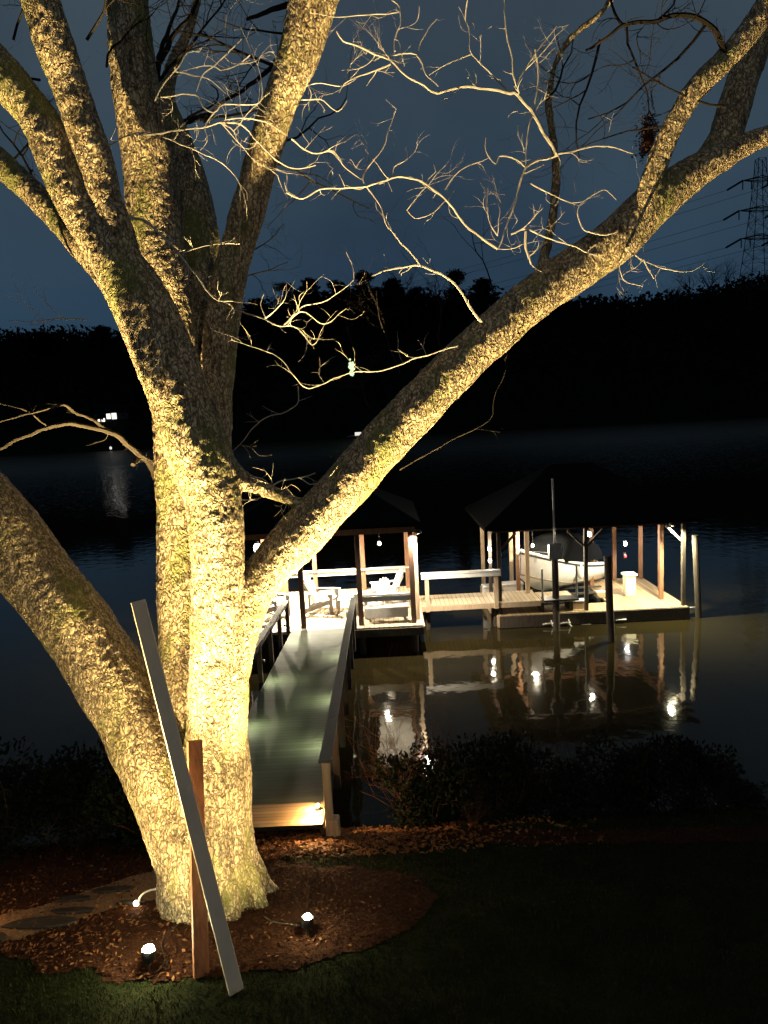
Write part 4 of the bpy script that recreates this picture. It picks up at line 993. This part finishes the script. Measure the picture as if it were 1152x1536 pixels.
BS = [(.30, 10.0, 1.7, 'bare brown brush climbing beside the right handrail'), (1.7, 10.1, 1.55, 'bare reddish brush standing against the lit reflections'), (3.0, 10.2, 1.35, 'bare twiggy brush rising behind the middle shrubs'), (.95, 8.95, .45, 'small bare stems in front of the dark hedge')]
bp0 = None
for i, (x, y, h, lab) in enumerate(BS):
    if bp0 is None:
        bp0 = empty('bare_shrub', (0, 0, 0), 'x', 'shrub', 'leafless brush on the bank'); stems(77, 22, .8, 1., .006, 3).build('stems', 'shrubtwig', bp0, local=True); o = bp0
    else: o = copy_tree(bp0)
    o.location = (x, y, zg(x, y)); o.rotation_euler = (0, 0, i * 2.1); o.scale = (h * .8, h * .8, h); o['label'] = lab

# ------------------------------------------------------------------ far shore
# forest mass
rr = random.Random(3); mb = MB()
for k in range(34000):
    x = rr.uniform(-190, 200); y = 196 + (RY + 4 - 196) * rr.random() ** .6
    if abs(x) > y * .62: continue
    h = hillz(x, y); top = 6 if y < RY - 8 else 3.2
    p = Vector((x, y, h + rr.uniform(0, top) * (1 - .5 * rr.random()))); s = rr.uniform(.4, 1.1) if y < RY - 10 else rr.uniform(.25, .6)
    a = Vector((rr.uniform(-1, 1), rr.uniform(-.3, .3), rr.uniform(-1, 1))).normalized() * s; b = a.cross(Vector((0, 1, .2))).normalized() * s * .5
    mb.add([p - a, p + b, p + a, p - b], [(0, 1, 2, 3)])
tag(mb.build('forest', 'needle'), 'black wooded hillside across the lake', 'forest', kind='stuff')
def pine_proto(seed):
    rr = random.Random(seed); e = empty('pine_tree', (0, 0, 0), 'x', 'tree', 'tall pines on the far shore'); H = 24
    m = MB(); m.tube([(0, 0, -2), (.2, 0, H * .5), (0, 0, H * .96)], [.5, .35, .1], 8); m.build('trunk', 'farbark', e, local=True)
    m = MB()
    for k in range(26):
        t = rr.uniform(.5, 1); c = Vector((rr.gauss(0, 1) * 2.2 * (1.4 - t), rr.gauss(0, 1) * 2.0 * (1.3 - t), (H - 2) * t)); r = rr.uniform(1.5, 2.6) * (1.3 - .5 * t)
        for j in range(110):
            d = Vector((rr.gauss(0, 1), rr.gauss(0, 1), rr.gauss(0, .7))).normalized() * r * rr.uniform(.3, 1.05); p = c + d
            a = Vector((rr.uniform(-1, 1), rr.uniform(-1, 1), rr.uniform(-1, 1))).normalized() * .42; b = a.orthogonal().normalized() * .25
            m.add([p - a, p + b, p + a, p - b], [(0, 1, 2, 3)])
    m.build('crown', 'needle', e, local=True); return e
def bare_proto(seed, H=15):
    rr = random.Random(seed); e = empty('bare_tree', (0, 0, 0), 'x', 'tree', 'leafless trees on the far ridge'); m = MB(); m.tube([(0, 0, -2), (0, 0, H * .35)], [.35, .26], 8); m.build('trunk', 'farbark', e, local=True)
    m = MB()
    for k in range(9):
        a = rr.uniform(0, 6.28); grow(m, Vector((0, 0, H * rr.uniform(.22, .35))), Vector((math.cos(a) * .7, math.sin(a) * .5, .9)), H * .7, .15, rr, 3)
    m.build('crown', 'farbark', e, local=True); return e
pines = [pine_proto(1), pine_proto(2), pine_proto(3)]
PN = [(385, 440, 'left most pine top of the far cluster just right of the centre limb'), (425, 418, 'broad pine crown at the left of the far cluster'), (462, 412, 'second broad pine crown in the far cluster'), (503, 414, 'narrow pine between two broader far pines'), (545, 401, 'tallest pine of the far central group'),
      (588, 412, 'pine right of the tallest far pine'), (625, 425, 'smaller pine behind the pale drooping twig'), (682, 398, 'pine crown rising alone right of the central group'), (722, 412, 'pine beside the big right limb on the far shore'), (352, 470, 'low pine top just right of the thick centre limb'), (444, 432, 'dark pine filling between two taller far crowns'), (523, 428, 'dark pine between the narrow and the tallest far pines'), (566, 424, 'dark pine squeezed right beside the tallest far pine'), (606, 438, 'low dark pine between two taller central crowns'), (150, 484, 'low pine on the left ridge behind the trunk'), (60, 490, 'low pine on the ridge near the left picture edge')]
for i, (px, py, lab) in enumerate(PN):
    o = pines[i] if i < 3 else copy_tree(pines[i % 3]); Y = 228 + (i * 37 % 15); t = atY(px, py, Y); z0 = hillz(t.x, Y) - 1
    o.location = (t.x, Y, z0); s = (t.z - z0) / 25.; o.scale = (max(s, .75) * 1.7, max(s, .75) * 1.5, s); o.rotation_euler = (0, 0, i * 1.1); o['label'] = lab
bares = [bare_proto(5), bare_proto(6)]
BT = [(1035, 408, 'rounded bare tree at the left of the right ridge top'), (1065, 400, 'second bare tree crown on the right ridge'), (1090, 396, 'tallest bare tree left of the pylon'), (1120, 408, 'bare tree just under the pylon on the ridge'), (1150, 404, 'bare tree at the right picture edge below the pylon'),
      (1010, 428, 'small bare tree where the right ridge begins to rise'), (655, 415, 'bare tree between pines behind the drooping twig'), (600, 405, 'thin bare tree crown above the central pines'), (770, 438, 'bare tree behind the big right limb'), (850, 446, 'low bare tree on the ridge under the right limb'), (220, 492, 'low bare tree on the left ridge')]
for i, (px, py, lab) in enumerate(BT):
    o = bares[i] if i < 2 else copy_tree(bares[i % 2]); Y = RY - 6 + (i * 29 % 9); t = atY(px, py, Y); z0 = hillz(t.x, Y) - .5; s = max(.35, (t.z - z0) / 15.)
    o.location = (t.x, Y, z0); o.scale = (s * 1.05, s * 1.05, s); o.rotation_euler = (0, 0, i * 1.9); o['label'] = lab
# far house
h0 = atY(172, 632, 205); zb = h0.z - 1.6; hx = h0.x
e = empty('lakeside_house', (hx, 205, zb), 'small far house with lit windows across the lake on the left', 'house')
m = MB(); m.box((hx, 205, zb + 1.5), (9, 5, 5)); m.build('wall', 'house_wall', e)
m = MB(); m.add([(hx - 5, 202, zb + 4), (hx + 5, 202, zb + 4), (hx + 5, 208, zb + 4), (hx - 5, 208, zb + 4), (hx - 5, 205, zb + 6), (hx + 5, 205, zb + 6)], [(0, 1, 5, 4), (2, 3, 4, 5), (0, 4, 3), (1, 2, 5), (3, 2, 1, 0)]); m.build('roof', 'shingle', e)
for wx, wz, ww, wh in ((-.6, 3.0, 1.1, 1.4), (.9, 3.0, 1.3, 1.6), (-2.1, 2.1, .9, .9), (-3.3, 2.0, .6, .7)):
    m = MB(); m.box((hx + wx, 202.45, zb + wz), (ww + .2, .06, wh + .2)); f = m.build('window', 'house_wall', e)
    m = MB(); m.box((hx + wx, 202.38, zb + wz), (ww, .04, wh)); m.build('pane', 'window_lit', f)
def farlight(px, py, Y, name, label, mt, r, pole, cat):
    p = atY(px, py, Y); e = empty(name, (p.x, Y, p.z - pole), label, cat)
    m = MB(); m.tube([(p.x, Y, p.z - pole), (p.x, Y, p.z - r)], .08, 6); m.build('pole', 'farbark', e)
    m = MB(); m.sphere(p, r, 12, 8, 1.2); m.build('lamp_glass', mt, e); return p
farlight(166, 672, 191.5, 'shore_lamp', 'tiny lamp at the far left waterline with a streak below it', 'far_white', .32, 1.4, 'lamp')
# lit tree-side lamp: tall narrow pale green glow
p = atY(528, 549, 206); e = empty('yard_lamp', (p.x, 206, hillz(p.x, 206)), 'tall greenish lamp glowing through the far trees near the centre', 'lamp')
m = MB(); m.tube([(p.x, 206, hillz(p.x, 206) - .5), (p.x, 206, p.z)], .12, 6); m.build('pole', 'farbark', e)
m = MB(); rr = random.Random(9)
for k in range(16):
    m.sphere((p.x + rr.uniform(-.5, .5), 206 + rr.uniform(-.3, .3), p.z + rr.uniform(-2.6, 2.2)), rr.uniform(.25, .6), 8, 6)
m.build('lamp_glass', 'far_green', e)
p = atY(536, 662, 189); e = empty('far_boat', (p.x, 189, 0), 'small white lit boat with red stripe moored at the far shore', 'boat')
m = MB(); m.tube([(p.x - 2.6, 189, .5), (p.x - 1.6, 189, .45), (p.x + 1.2, 189, .45), (p.x + 2.0, 189, .55)], [.25, .55, .55, .45], 8); m.build('hull', 'house_wall', e)
m = MB(); m.box((p.x + .3, 188.7, 1.25), (1.6, .6, .8)); m.build('cabin', 'far_white', e)  # cabin is no lamp; the light falling on it is painted as glow
m = MB(); m.box((p.x - 1.2, 188.55, .62), (1.2, .3, .22)); m.build('stripe', 'red_paint', e)
for q, (px, py) in enumerate(((470, 592), (400, 598), (78, 626))):
    pass
# pylon
PYY = 232; tp = atY(1141, 238, PYY); bx_ = hillz(tp.x, PYY)
e = empty('power_pylon', (tp.x, PYY, bx_), 'dark lattice electricity pylon standing on the right ridge', 'pylon')
m = MB(); Ht = tp.z - bx_
def hw(z): 
    t = (z - bx_) / Ht; return 4.2 * (1 - t) ** 1.3 + 1.1
zs_ = [bx_ - 2 + (Ht + 2) * i / 13 for i in range(14)]
for i in range(13):
    za, zb_ = zs_[i], zs_[i + 1]; a, b = hw(max(za, bx_)), hw(zb_)
    ca = [Vector((tp.x + sx * a, PYY + sy * a, za)) for sx, sy in ((-1, -1), (1, -1), (1, 1), (-1, 1))]; cb = [Vector((tp.x + sx * b, PYY + sy * b, zb_)) for sx, sy in ((-1, -1), (1, -1), (1, 1), (-1, 1))]
    for k in range(4):
        m.tube([ca[k], cb[k]], .11, 4); m.tube([ca[k], cb[(k + 1) % 4]], .055, 4); m.tube([ca[(k + 1) % 4], cb[k]], .055, 4); m.tube([cb[k], cb[(k + 1) % 4]], .055, 4)
m.build('lattice_mast', 'pylon', e)
tips = []
for py, w_, pxl in ((270, 5.2, 1092), (315, 6.2, 1087), (357, 5.4, 1094)):
    z = atY(1134, py, PYY).z; m = MB()
    for s in (-1, 1):
        for dy in (-1, 1):
            m.tube([(tp.x, PYY + dy, z + .9), (tp.x + s * w_, PYY, z)], .16, 4); m.tube([(tp.x, PYY + dy, z - .4), (tp.x + s * w_, PYY, z)], .14, 4)
        for fq in (.5, 1):
            m.tube([(tp.x + s * w_ * fq, PYY, z), (tp.x + s * w_ * fq, PYY, z - 2.6)], .16, 6)
    m.build('cross_arm', 'pylon', e)
    for s in (-1, 1):
        m = MB(); m.tube([(tp.x + s * w_, PYY, z), (tp.x + s * w_ - 4.2, PYY + 1, z - 2.2)], .30, 8); m.build('insulator', 'pylon', e)
    tips.append((tp.x - w_ - 4.2, PYY + 1, z - 2.2)); tips.append((tp.x + w_ - 4.2, PYY + 1, z - 2.2))
names = ['top arm tip', 'top arm far side', 'middle arm tip', 'middle arm far side', 'bottom arm tip', 'bottom arm far side']
for k, (x, y, z) in enumerate(tips):
    P = []
    for i in range(25):
        t = i / 24; P.append(Vector((x - 330 * t, y + 300 * t, z + 4 * t - 22 * 4 * t * (1 - t) * .55)))
    m = MB(); m.tube(P, .055, 4); o = m.build('power_line', 'pylon'); tag(o, 'thin power line sagging left from the pylon ' + names[k], 'power line', 'power lines from the pylon')
